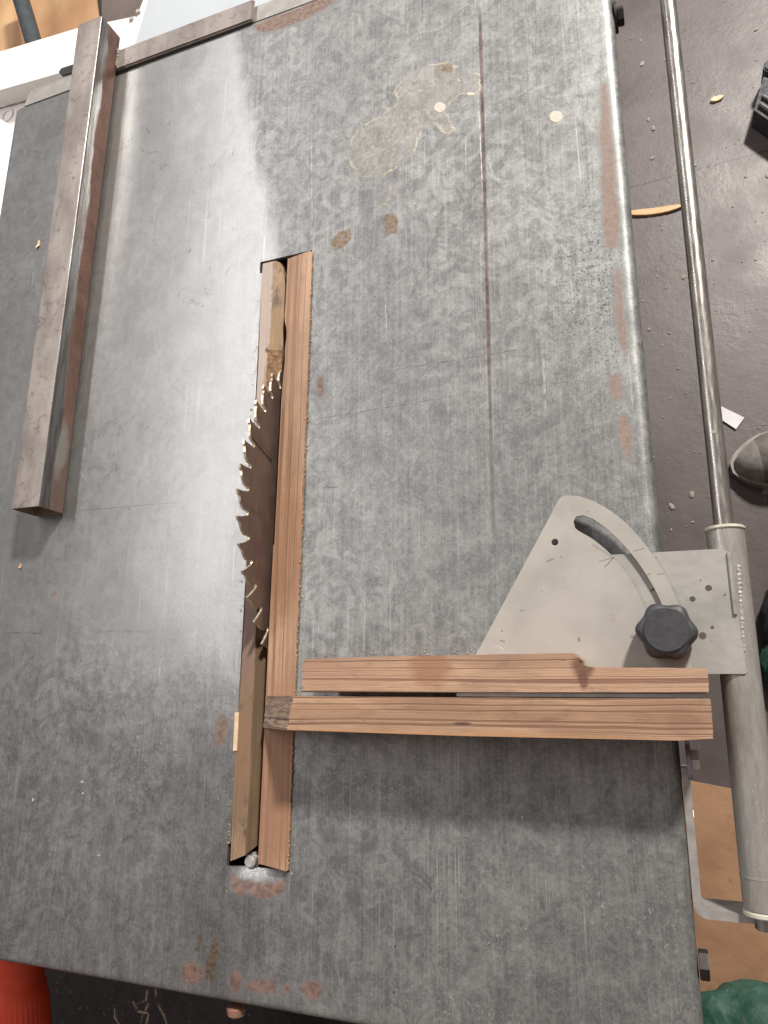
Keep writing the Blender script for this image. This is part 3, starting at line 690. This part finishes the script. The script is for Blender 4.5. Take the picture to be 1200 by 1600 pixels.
def holed_prism(outer, holes, z0, z1, mi_side=0):
    bm = bmesh.new(); allv = []
    def loop(pts):
        vs = [bm.verts.new((p.x, p.y, z1)) for p in pts]
        return [bm.edges.new((vs[i], vs[(i+1) % len(vs)])) for i in range(len(vs))]
    es = loop(outer)
    for h in holes: es += loop(h)
    bmesh.ops.triangle_fill(bm, use_beauty=True, use_dissolve=False, edges=es)
    top = bm.faces[:]
    r = bmesh.ops.extrude_face_region(bm, geom=top)
    for v in [g for g in r['geom'] if isinstance(g, bmesh.types.BMVert)]: v.co.z = z0
    for f in bm.faces:
        f.normal_update()
        if abs(f.normal.z) < .5: f.material_index = mi_side
    return bm
def circ(c, r, n=16): return [Vector((c.x+r*math.cos(a), c.y+r*math.sin(a), 0)) for a in [k_*2*math.pi/n for k_ in range(n)]]
bm = holed_prism(outline, [hole, circ(W(867,847,ZP1), .0028)], ZP0, ZP1, 1)
M['plateedge'] = simple('worn_plate_edge', (.60,.58,.53), (.42,.39,.35), .35, .1, 120)
obj('protractor_plate', bm, [M['plate'], M['plateedge']], mg, smooth=False)
bm = bmesh.new(); box(bm, (-.155,.0018,.0115), (.0205,.0048,.0455), .0004); obj('fence_flange', bm, M['strap'], mg)
ZL0, ZL1 = .0070, .0108
c = W(1110,910,ZL1)
bm = holed_prism(W2([(935,868),(1130,857),(1137,862),(1167,1050),(1164,1053),(1060,1053),(1000,1053),(950,1000)], ZL1), [circ(W(1107,919,ZL1), .0023), circ(W(1082,936,ZL1), .0021)], ZL0, ZL1)
br = obj('rod_bracket_plate', bm, M['bracket'], mg, smooth=False)
for (x, y, r) in [(1098,993,.0026),(1113,980,.0012)]:
    bm = bmesh.new(); cc = W(x, y, ZL1); cyl(bm, cc-Vector((0,0,.001)), cc+Vector((0,0,.0002)), r, seg=14); obj('rivet', bm, M['bolthead'] if False else simple('rusty_dot', (.16,.12,.10), None, .5, .3), br)
bm = bmesh.new(); a_, b_ = W(1138,862,.0125), W(1158,960,.0125)
box(bm, (a_.x-.0012, b_.y, .0109), (a_.x+.0016, a_.y, .0128), .0004); obj('plate_lip', bm, M['strap'], br)
bm = bmesh.new(); cyl(bm, (.0456,-.1375,-.004), (.0466,.1262,-.004), .0137, seg=48, bevel=.0006)
slv = obj('slide_sleeve', bm, M['sleeve'], mg)
bm = bmesh.new(); cyl(bm, (.0466,.1262,-.004), (.0466,.1292,-.004), .0146, seg=48, bevel=.0008); obj('sleeve_collar', bm, M['collar'], slv)
bm = bmesh.new(); cyl(bm, (.0456,-.1412,-.004), (.0456,-.1375,-.004), .0142, seg=48, bevel=.0008); obj('sleeve_collar', bm, M['collar'], slv)
bm = bmesh.new(); cyl(bm, (.0456,-.117,-.004), (.0456,-.1155,-.004), .0139, seg=48); obj('sleeve_seam', bm, M['strap'], slv)
bm = bmesh.new()
wl = []; wr = []
for j in range(90):
    t = j/89; wl.append((.0482+.0036*(1-t)+random.uniform(-.0003,.0003), .098-.082*t, .0072+random.uniform(-.0002,.0002))); wr.append(.0019+.0005*abs(math.sin(j*.9))+random.uniform(-.0002,.0002))
tube(bm, wl, wr, 12)
obj('weld_bead', bm, simple('painted_weld', (.38,.36,.33), (.27,.25,.225), .42, 0, 200), mg)
# knob
kc = W(1041,985,.036); kx, ky = kc.x, kc.y
bm = bmesh.new(); R0 = .0214; prof = [(.0148,.55),(.0150,.86),(.0175,.97),(.0215,1.0),(.0300,1.0),(.0340,.97),(.0362,.90),(.0372,.78),(.0374,.5),(.0374,.2)]
n = 96; rings = []
for z, s_ in prof:
    rg = []
    for j in range(n):
        a = 2*math.pi*j/n; lob = math.cos(6*a+.5)
        r = R0*s_*(.935+.065*lob)
        if s_ < .8: r = R0*s_*(.95+.02*lob)
        rg.append(bm.verts.new((kx+r*math.cos(a), ky+r*math.sin(a), z)))
    rings.append(rg)
for i in range(len(rings)-1):
    for j in range(n): bm.faces.new((rings[i][j], rings[i][(j+1) % n], rings[i+1][(j+1) % n], rings[i+1][j]))
bm.faces.new(rings[0]); bm.faces.new(rings[-1])
cyl(bm, (kx,ky,.0368), (kx,ky,.0386), .0158, seg=48, bevel=.0008)
obj('star_knob', bm, M['knob'], mg, angle=75)
bm = bmesh.new(); cc = W(776,1022,ZP1); cyl(bm, cc, cc+Vector((0,0,.0005)), .0065, .0060, seg=28, bevel=.0001); obj('pivot_rivet', bm, M['plate'], mg)
bm = bmesh.new(); cc = W(988,993,ZP1); cyl(bm, cc, cc+Vector((0,0,.0003)), .0014, seg=12); obj('drill_mark', bm, M['strap'], mg)
# ------------------------------------------------------------------ battens
def batten(label, org, pts_top, left_bottom, z0, z1, mats):
    """pts_top: outline of the top face (world), left_bottom: x of the left end at the bottom"""
    bm = bmesh.new(); n = len(pts_top)
    T = [bm.verts.new((x, y, z1)) for x, y in pts_top]
    xm = min(x for x, y in pts_top)
    B = [bm.verts.new((x if x > xm+.012 else left_bottom+(x-xm)*.6, y, z0)) for x, y in pts_top]
    bm.faces.new(T); bm.faces.new(B[::-1])
    for i in range(n):
        f = bm.faces.new((T[i], T[(i+1) % n], B[(i+1) % n], B[i]))
        if pts_top[i][0] < xm+.012 and pts_top[(i+1) % n][0] < xm+.012: f.material_index = 1
    es = [e for e in bm.edges if abs(e.verts[0].co.z-z1) < 1e-6 and abs(e.verts[1].co.z-z1) < 1e-6 and abs(e.verts[0].co.x-e.verts[1].co.x) > .02]
    bmesh.ops.bevel(bm, geom=es, offset=.0007, segments=2, affect='EDGES')
    o = obj('wooden_batten', bm, mats, base=org, smooth=False); tag(o, label, 'wooden batten', 'battens along the mitre gauge'); return o
def zig(x, y0, y1, n, amp): return [(x+random.uniform(-amp, amp), y0+(y1-y0)*i/n) for i in range(n+1)]
lf = zig(-.2935, .0012, -.0262, 14, .0008)
lf = [(x-.0045*(i/14), y) for i, (x, y) in enumerate(lf)]
ptsF = lf+[(-.15,-.0268),(.0,-.0262),(.0215,-.0250)]+zig(.0222,-.0248,.0012,5,.0003)[1:-1]+[(.0224,.0014),(-.13,.0012)]
batten('nearer pine batten with a slanted sawn left end reaching over the blade slot', (-.14,-.012,0), ptsF, -.3470, .0028, .048, [M['stickF'], M['endgrain']])
lr = zig(-.2855, .0314, .0045, 16, .0014)
ptsR = lr+[(-.157,.0049),(.0205,.0052)]+zig(.0222,.0056,.0215,5,.0004)+[(-.02,.0222),(-.050,.0226),(-.0575,.0232),(-.0600,.0250),(-.0625,.0262),(-.0618,.0285),(-.0640,.0305),(-.0655,.0330),(-.11,.0328),(-.20,.0325)]
batten('farther pine batten with frayed left end and a notch sawn near the gauge knob', (-.13,.02,0), ptsR, -.2855, .0152, .048, [M['stickR'], M['endgrain']])
# ------------------------------------------------------------------ small things on the table
def shaving(c, L, w, ang, bend_, mat, label, cat='wood shaving', group=None, z=.0015):
    bm = bmesh.new(); n = 8; top = []; 
    for i in range(n+1):
        t = i/n-.5; x = t*L; y = bend_*(t*t)*L; ww = w*(1-(2*abs(t))**3)*.5+.0002
        top.append((x, y, ww))
    ca, sa = math.cos(ang), math.sin(ang)
    def tr(x, y, zz): return (c.x+x*ca-y*sa, c.y+x*sa+y*ca, c.z+zz)
    A = [[bm.verts.new(tr(x, y+s_*ww, zz+.0006*math.sin(i*1.1)+.0003)) for i, (x, y, ww) in enumerate(top)] for s_, zz in ((1, z), (-1, z), (-1, 0), (1, 0))]
    for i in range(n):
        for j in range(4): bm.faces.new((A[j][i], A[(j+1) % 4][i], A[(j+1) % 4][i+1], A[j][i+1]))
    bm.faces.new([A[j][0] for j in range(4)]); bm.faces.new([A[j][n] for j in range(4)])
    o = obj('wood_shaving', bm, mat, base=c, angle=60); tag(o, label, cat, group); return o
shaving(W(61,383), .0115, .003, 1.25, .3, M['chip'], 'curled pale shaving on the table left of the rusty fence tube')
shaving(W(33,885), .006, .0018, 1.5, .1, M['splinter'], 'tiny orange splinter below the open end of the fence tube')
shaving(W(1021,332,FZ), .125, .014, -.10, .15, M['splinter'], 'long orange splinter on the dark floor between table and rod', 'wood splinter', z=.006)
shaving(W(1120,156,FZ), .026, .011, .1, 0, M['chip'], 'oval wood chip on the grey floor right of the rod near the top', 'wood chip', z=.005)
# crumbs of sawdust on the floor (uncountable)
bm = bmesh.new()
for j in range(120):
    u = random.random(); px_ = random.uniform(960,1200); py_ = random.uniform(0,860)
    c = W(px_, py_, FZ+.001); r = random.uniform(.0008,.0024) if random.random() < .85 else random.uniform(.003,.0055)
    b = bmesh.new(); bmesh.ops.create_icosphere(b, subdivisions=1, radius=r)
    for v in b.verts: v.co *= random.uniform(.7,1.2)
    b.transform(Matrix.Translation(c) @ Matrix.Rotation(random.uniform(0,3), 4, 'Z') @ Matrix.Diagonal((1.5,1,.5,1))); merge(bm, b)
tag(obj('sawdust_crumbs', bm, simple('dull_crumbs', (.36,.30,.26), (.26,.21,.18), .8), smooth=False), 'pale sawdust crumbs scattered over the dark floor', 'sawdust', kind='stuff')
bm = bmesh.new(); A = W2([(1124,634),(1163,653),(1150,671),(1127,656)], FZ+.002); prism(bm, [(v.x, v.y) for v in A], FZ+.0005, FZ+.004, .0006, 1)
tag(obj('paper_scrap', bm, M['paper'], base=A[0]), 'white paper scrap on the floor beside the rod', 'paper')
# cardboard on the floor
cz = FZ+.004
bm = bmesh.new(); A = W2([(1040,1212),(1300,1262),(1330,1760),(1020,1760)], cz)
def lumpy_sheet(poly, z, amp, seed, n=36, name='sheet'):
    """a sheet with gentle waves, cut to a quad"""
    bm = bmesh.new(); V = []
    for i in range(n+1):
        row = []
        for j in range(n+1):
            u, v = i/n, j/n; p = (poly[0]*(1-u)+poly[1]*u)*(1-v)+(poly[3]*(1-u)+poly[2]*u)*v
            zz = z+amp*(1+math.sin(p.x*17+seed)*math.cos(p.y*13+seed*2))*.5
            row.append(bm.verts.new((p.x, p.y, zz)))
        V.append(row)
    for i in range(n):
        for j in range(n): bm.faces.new((V[i][j], V[i+1][j], V[i+1][j+1], V[i][j+1]))
    r = bmesh.ops.extrude_face_region(bm, geom=bm.faces[:])
    for v in [g for g in r['geom'] if isinstance(g, bmesh.types.BMVert)]: v.co.z -= .003
    return bm
bm.free()
tag(obj('cardboard_sheet', lumpy_sheet(A, cz, .004, 1), M['card'], base=A[0]), 'orange brown cardboard on the floor under the near right corner of the table', 'cardboard')
# green bag
def blob(c, rx, ry, rz, seed, amp=.12, sub=5):
    bm = bmesh.new(); bmesh.ops.create_icosphere(bm, subdivisions=sub, radius=1)
    from mathutils import noise as mn
    for v in bm.verts:
        n_ = mn.fractal(v.co*1.6+Vector((seed,0,0)), 1, 2, 4); f = 1+amp*n_ + amp*.5*abs(mn.noise(v.co*4+Vector((0,seed,0))))
        v.co = Vector((v.co.x*rx*f, v.co.y*ry*f, max(v.co.z, -.35)*rz*f))+Vector(c)
    return bm
c = W(1175,1590,FZ+.05)
tag(obj('green_bag', blob((c.x+.01, c.y-.045, FZ+.03), .105, .085, .07, 3.0, .16), M['green'], base=(c.x, c.y, FZ)), 'crumpled green bag on cardboard at the bottom right corner', 'bag')
c = W(1215,1045,FZ)
tag(obj('green_cloth', blob((c.x+.02, c.y, FZ+.02), .045, .06, .03, 8.0, .16, 4), M['green'], base=(c.x, c.y, FZ)), 'bit of green cloth peeking out to the right of the sleeve', 'cloth')
# added dark mound standing in for the shadowed floor at right
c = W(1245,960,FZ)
tag(obj('shade_mound', blob((c.x+.065, c.y-.01, FZ+.03), .115, .13, .06, 5.0, .10, 5), M['black'], base=(c.x, c.y, FZ)), 'added dark mound standing in for shadow on the floor behind the shoe, right of the sleeve', 'bag')
# work shoe, toe pointing left
sh = thing('work_shoe', 'scuffed grey work shoe on the floor right of the rod, toe pointing left', 'shoe', W(1200,740,FZ))
c = W(1147,735,FZ)
def shoe_sec(t):   # half width, height along the shoe from toe (0) to heel (1)
    return
bm = bmesh.new(); rows = []; n = 22; ang = math.radians(8)
for i in range(n+1):
    t = i/n; x = .29*t
    hw = .052*math.sin(min(1, t*3.2+.04)*math.pi/2)**.6*(1-.20*math.sin(math.pi*min(1, max(0, (t-.2)/.7))))
    if t > .93: hw *= (1-((t-.93)/.07)**2*.6)
    h = .050*math.sin(min(1, t*4+.05)*math.pi/2)**.7+.06*max(0, min(1, (t-.22)/.4))**1.2
    row = []
    for j in range(25):
        a = math.pi*j/24; y = hw*math.cos(a)*(1-.25*max(0, math.sin(a))**3*(h/.11)); z = .018+h*math.sin(a)**.75
        X = c.x+x*math.cos(ang)-y*math.sin(ang); Y = c.y+x*math.sin(ang)+y*math.cos(ang); row.append(bm.verts.new((X, Y, FZ+z)))
    rows.append(row)
for i in range(n):
    for j in range(24):
        f = bm.faces.new((rows[i][j], rows[i+1][j], rows[i+1][j+1], rows[i][j+1])); f.material_index = 1 if i < 3 else 0
bm.faces.new(rows[0]); bm.faces.new(rows[-1])
for i in range(n): bm.faces.new((rows[i][0], rows[i+1][0], rows[i+1][24], rows[i][24]))
obj('upper', bm, [M['shoe'], M['shoetoe']], sh, angle=70)
bm = bmesh.new(); so = []
for i in range(41):
    t = i/40; hw = .056*math.sin(min(1, t*3.2+.03)*math.pi/2)**.55*(1-.2*math.sin(math.pi*min(1, max(0, (t-.2)/.7)))); so.append((t, hw))
sol = [(c.x-.006+.300*t*math.cos(ang)-hw*math.sin(ang), c.y+.300*t*math.sin(ang)+hw*math.cos(ang)) for t, hw in so]+[(c.x-.006+.300*t*math.cos(ang)+hw*math.sin(ang), c.y+.300*t*math.sin(ang)-hw*math.cos(ang)) for t, hw in so[::-1]]
prism(bm, sol, FZ+.0005, FZ+.022, .004, 2); obj('sole', bm, M['shoetoe'], sh)
for i in range(4):
    bm = bmesh.new(); x = .10+.028*i; pts = []
    for j in range(9):
        y = -.032+.064*j/8; zz = .018+.058+.06*max(0, min(1, (x/.29-.22)/.4))-.010-abs(y)*.45+.006
        pts.append((c.x+x*math.cos(ang)-y*math.sin(ang), c.y+x*math.sin(ang)+y*math.cos(ang), FZ+zz))
    tube(bm, pts, .0032, 8); obj('lace', bm, M['lace'], sh)
# black plastic clip at upper right
cl = thing('black_tool', 'black ribbed plastic tool end lying at the right edge of the floor', 'tool', W(1200,160,FZ))
A = W2([(1178,172),(1193,120),(1260,140),(1250,222)], FZ+.05)
bm = bmesh.new(); prism(bm, [(v.x, v.y) for v in A], FZ+.001, FZ+.05, .006, 2); obj('tool_head', bm, M['black'], cl)
bm = bmesh.new(); a_, b_ = W(1188,163,FZ+.053), W(1235,195,FZ+.053); tube(bm, [a_, b_], .006, 10)
a_, b_ = W(1192,150,FZ+.053), W(1240,178,FZ+.053); tube(bm, [a_, b_], .005, 10); obj('ribs', bm, simple('scuffed_black', (.07,.065,.065), (.04,.04,.04), .45), cl)
bm = bmesh.new(); a_ = W(1204,118,FZ+.03); cyl(bm, a_-Vector((0,0,.02)), a_+Vector((0,0,.03)), .016, seg=24, bevel=.003); obj('tool_button', bm, M['black'], cl)
# ------------------------------------------------------------------ upper left: white machine, board, cardboard
wz = -.10
wm = thing('white_machine', 'white sheet metal machine housing with pressed rings behind the far left table corner', 'machine', tuple(W(60,110,wz-.5)))
A = W2([(-220,135),(-6,78),(121,44),(215,26),(236,-14),(420,-60),(420,60),(200,130),(110,150),(-220,190)], wz)
bm = bmesh.new(); prism(bm, [(v.x, v.y) for v in W2([(-300,160),(-1,81),(121,44),(214,25),(226,-6),(300,-30),(300,60),(150,98),(96,113),(-1,141),(-300,225)], wz)], wz-.03, wz, .004, 3); obj('top_panel', bm, M['white'], wm)
A = W2([(-300,222),(-1,138),(110,106),(150,98),(150,230),(22,193),(-1,170),(-300,170+60)], wz-.03)
bm = bmesh.new(); prism(bm, [(v.x, v.y) for v in W2([(-300,216),(-1,136),(150,90),(300,40),(300,330),(-300,330)], wz-.034)], wz-.06, wz-.034, .003, 2); lo = obj('lower_ledge', bm, M['white'], wm)
for (x, y) in [(8,158),(30,152),(12,180),(52,146),(34,176)]:
    bm = bmesh.new(); cc = W(x, y, wz-.033)
    tube(bm, [cc+Vector((.011*math.cos(t), .011*math.sin(t), 0)) for t in [k_*math.pi/10 for k_ in range(21)]], .0013, 8); obj('pressed_ring', bm, M['white'], lo)
bm = bmesh.new(); A = W2([(93,114),(97,108),(160,88),(160,100),(97,119)], wz+.001); prism(bm, [(v.x, v.y) for v in A], wz-.001, wz+.003, .001, 1); obj('slot_opening', bm, M['blackmetal'], wm)
bm = bmesh.new(); cc = W(206,31,wz); cyl(bm, cc, cc+Vector((0,0,.003)), .0035, seg=20, bevel=.0006); obj('screw', bm, M['strap'], wm)
bm = bmesh.new(); cc = W(217,20,wz); cyl(bm, cc, cc+Vector((0,0,.004)), .0035, seg=20, bevel=.0006); obj('screw', bm, M['plate'], wm)
bm = bmesh.new(); A = W2([(213,62),(236,-16),(500,-90),(640,-60),(420,40),(200,100)], wz+.02); prism(bm, [(v.x, v.y) for v in A], wz+.005, wz+.02, .002, 2)
tag(obj('grey_board', bm, M['whiteblue'], base=A[0]), 'smooth pale blue grey board behind the fence cross bar', 'board')
bm = bmesh.new(); A = W2([(22,180),(22,187),(-10,420),(-200,420),(-200,120),(-1,184)], -.08); prism(bm, [(v.x, v.y) for v in W2([(-200,150),(0,186),(40,210),(40,520),(-200,520)], -.075)], -.085, -.075, .003, 2)
tag(obj('white_sheet', bm, simple('cool_white_sheet', (.72,.74,.78), (.68,.70,.75), .5, 0, 5, .03), base=A[0]), 'cool white sheet under the left edge of the table', 'sheet')
A = W2([(-400,-260),(162,-260),(162,140),(-400,260)], -.55)
tag(obj('brown_cardboard', lumpy_sheet(A, -.55, .03, 4), M['card2'], base=A[0]), 'wavy brown cardboard in the far upper left corner', 'cardboard')
bm = bmesh.new(); A = W2([(158,-120),(330,-120),(330,120),(158,120)], -.50); prism(bm, [(v.x, v.y) for v in A], -.52, -.50, .002, 1)
tag(obj('brown_board', bm, M['brownpanel'], base=A[0]), 'dull dark brown board between cardboard and pale grey board', 'board')
bm = bmesh.new(); tube(bm, [W(20,-70,-.42), W(30,-10,-.42), W(45,40,-.42), W(62,100,-.42)], .020, 16)
tag(obj('black_hose', bm, simple('dark_blue_grey_hose', (.035,.042,.045), (.05,.06,.065), .5), base=W(45,40,-.42)), 'thick dark hose crossing the brown cardboard at the upper left', 'hose')
# ------------------------------------------------------------------ bottom left: red plug and straw
rp = thing('red_plug', 'orange red ribbed plastic plug below the near left edge of the table', 'plug', W(25,1600,-.2))
bm = bmesh.new(); c = W(26,1560,-.16); r = .034; n = 120; rings = []
axd = Vector((.10,-1,-.15)).normalized(); u = Vector((1,.10,0)).normalized(); w_ = axd.cross(u).normalized()
for t, rs, rib in [(-.075,.62,0),(-.06,.86,0),(-.045,.93,0),(-.015,.93,0),(-.012,.99,0),(.0,1.0,0),(.003,1.02,1),(.05,1.04,1),(.12,1.04,1),(.125,.9,0)]:
    rg = []
    for j in range(n):
        a = 2*math.pi*j/n; rr = r*rs*(1+(.018*math.cos(40*a) if rib else 0)); rg.append(bm.verts.new(c+axd*t+(u*math.cos(a)+w_*math.sin(a))*rr))
    rings.append(rg)
for i in range(len(rings)-1):
    for j in range(n): bm.faces.new((rings[i][j], rings[i][(j+1) % n], rings[i+1][(j+1) % n], rings[i+1][j]))
bm.faces.new(rings[0]); bm.faces.new(rings[-1]); obj('plug_body', bm, M['red'], rp, angle=80)
strw = [[(230,1548),(229,1562),(210,1570)],[(208,1566),(216,1580),(232,1583)],[(233,1567),(224,1585),(219,1604)],[(248,1570),(256,1585),(262,1603)],[(232,1586),(229,1600),(232,1612)],[(243,1546),(244,1552),(243,1556)],[(180,1576),(180,1590),(186,1600)]]
bm = bmesh.new()
for st in strw: tube(bm, [W(x, y, -.12+random.uniform(-.02,.02)) for x, y in st], [.0012,.0015,.0008], 6)
tag(obj('wood_slivers', bm, simple('dim_straw', (.42,.35,.26), (.28,.23,.17), .8)), 'tangle of thin wood slivers caught under the near table edge', 'slivers', kind='stuff')
bm = bmesh.new()
for j in range(170):
    y = random.uniform(-.17,.46); x = random.choice([-.3150+random.expovariate(500), -.3765-random.expovariate(450)])
    if random.random() < .3: x, y = random.uniform(-.31,-.05), .036+random.expovariate(350)
    b = bmesh.new(); bmesh.ops.create_icosphere(b, subdivisions=1, radius=random.uniform(.00025,.0007))
    b.transform(Matrix.Translation((x, y, .0004)) @ Matrix.Rotation(random.uniform(0,3), 4, 'Z') @ Matrix.Diagonal((random.uniform(1,2.6),1,.6,1))); merge(bm, b)
tag(obj('sawdust', bm, simple('table_sawdust', (.52,.40,.26), (.38,.27,.16), .8), smooth=False), 'fine sawdust lying on the table along the slot and behind the battens', 'sawdust', kind='stuff')
# ------------------------------------------------------------------ light
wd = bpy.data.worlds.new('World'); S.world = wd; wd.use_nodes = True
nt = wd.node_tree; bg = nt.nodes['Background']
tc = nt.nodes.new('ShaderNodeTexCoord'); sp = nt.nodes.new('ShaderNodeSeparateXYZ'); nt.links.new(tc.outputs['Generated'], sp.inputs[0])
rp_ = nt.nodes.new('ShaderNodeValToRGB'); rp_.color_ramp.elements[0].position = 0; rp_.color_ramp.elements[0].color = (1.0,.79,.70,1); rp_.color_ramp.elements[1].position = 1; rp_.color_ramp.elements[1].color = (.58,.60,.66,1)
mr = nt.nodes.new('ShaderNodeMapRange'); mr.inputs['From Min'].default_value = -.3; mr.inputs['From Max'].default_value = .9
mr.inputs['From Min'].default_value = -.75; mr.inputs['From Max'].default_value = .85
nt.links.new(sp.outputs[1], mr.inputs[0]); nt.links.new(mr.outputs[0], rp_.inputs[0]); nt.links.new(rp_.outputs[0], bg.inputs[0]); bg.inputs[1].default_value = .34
def area(name, loc, target, sx, sy, power, col, up='Y'):
    ld = bpy.data.lights.new(name, 'AREA'); ld.shape = 'RECTANGLE'; ld.size = sx; ld.size_y = sy; ld.energy = power; ld.color = col
    o = bpy.data.objects.new(name, ld); COL.objects.link(o); o.location = loc
    o.rotation_euler = (Vector(target)-Vector(loc)).to_track_quat('-Z', up).to_euler(); return o
area('ceiling_lamp', (1.50,3.35,2.4), (-.3,.2,0), .38, .38, 360, (1.0,.95,.89))
area('tube_lamp', (-1.29,1.60,1.5), (-1.29,1.6001,0), .12, 3.0, 36, (1.0,.96,.97))
S.view_settings.view_transform = 'Standard'; S.view_settings.look = 'None'; S.view_settings.exposure = -.14; S.view_settings.gamma = 1
for o in bpy.data.objects:
    if 'org' in o: del o['org']
S.render.engine = 'CYCLES'
S.render.resolution_x = 768; S.render.resolution_y = 1024
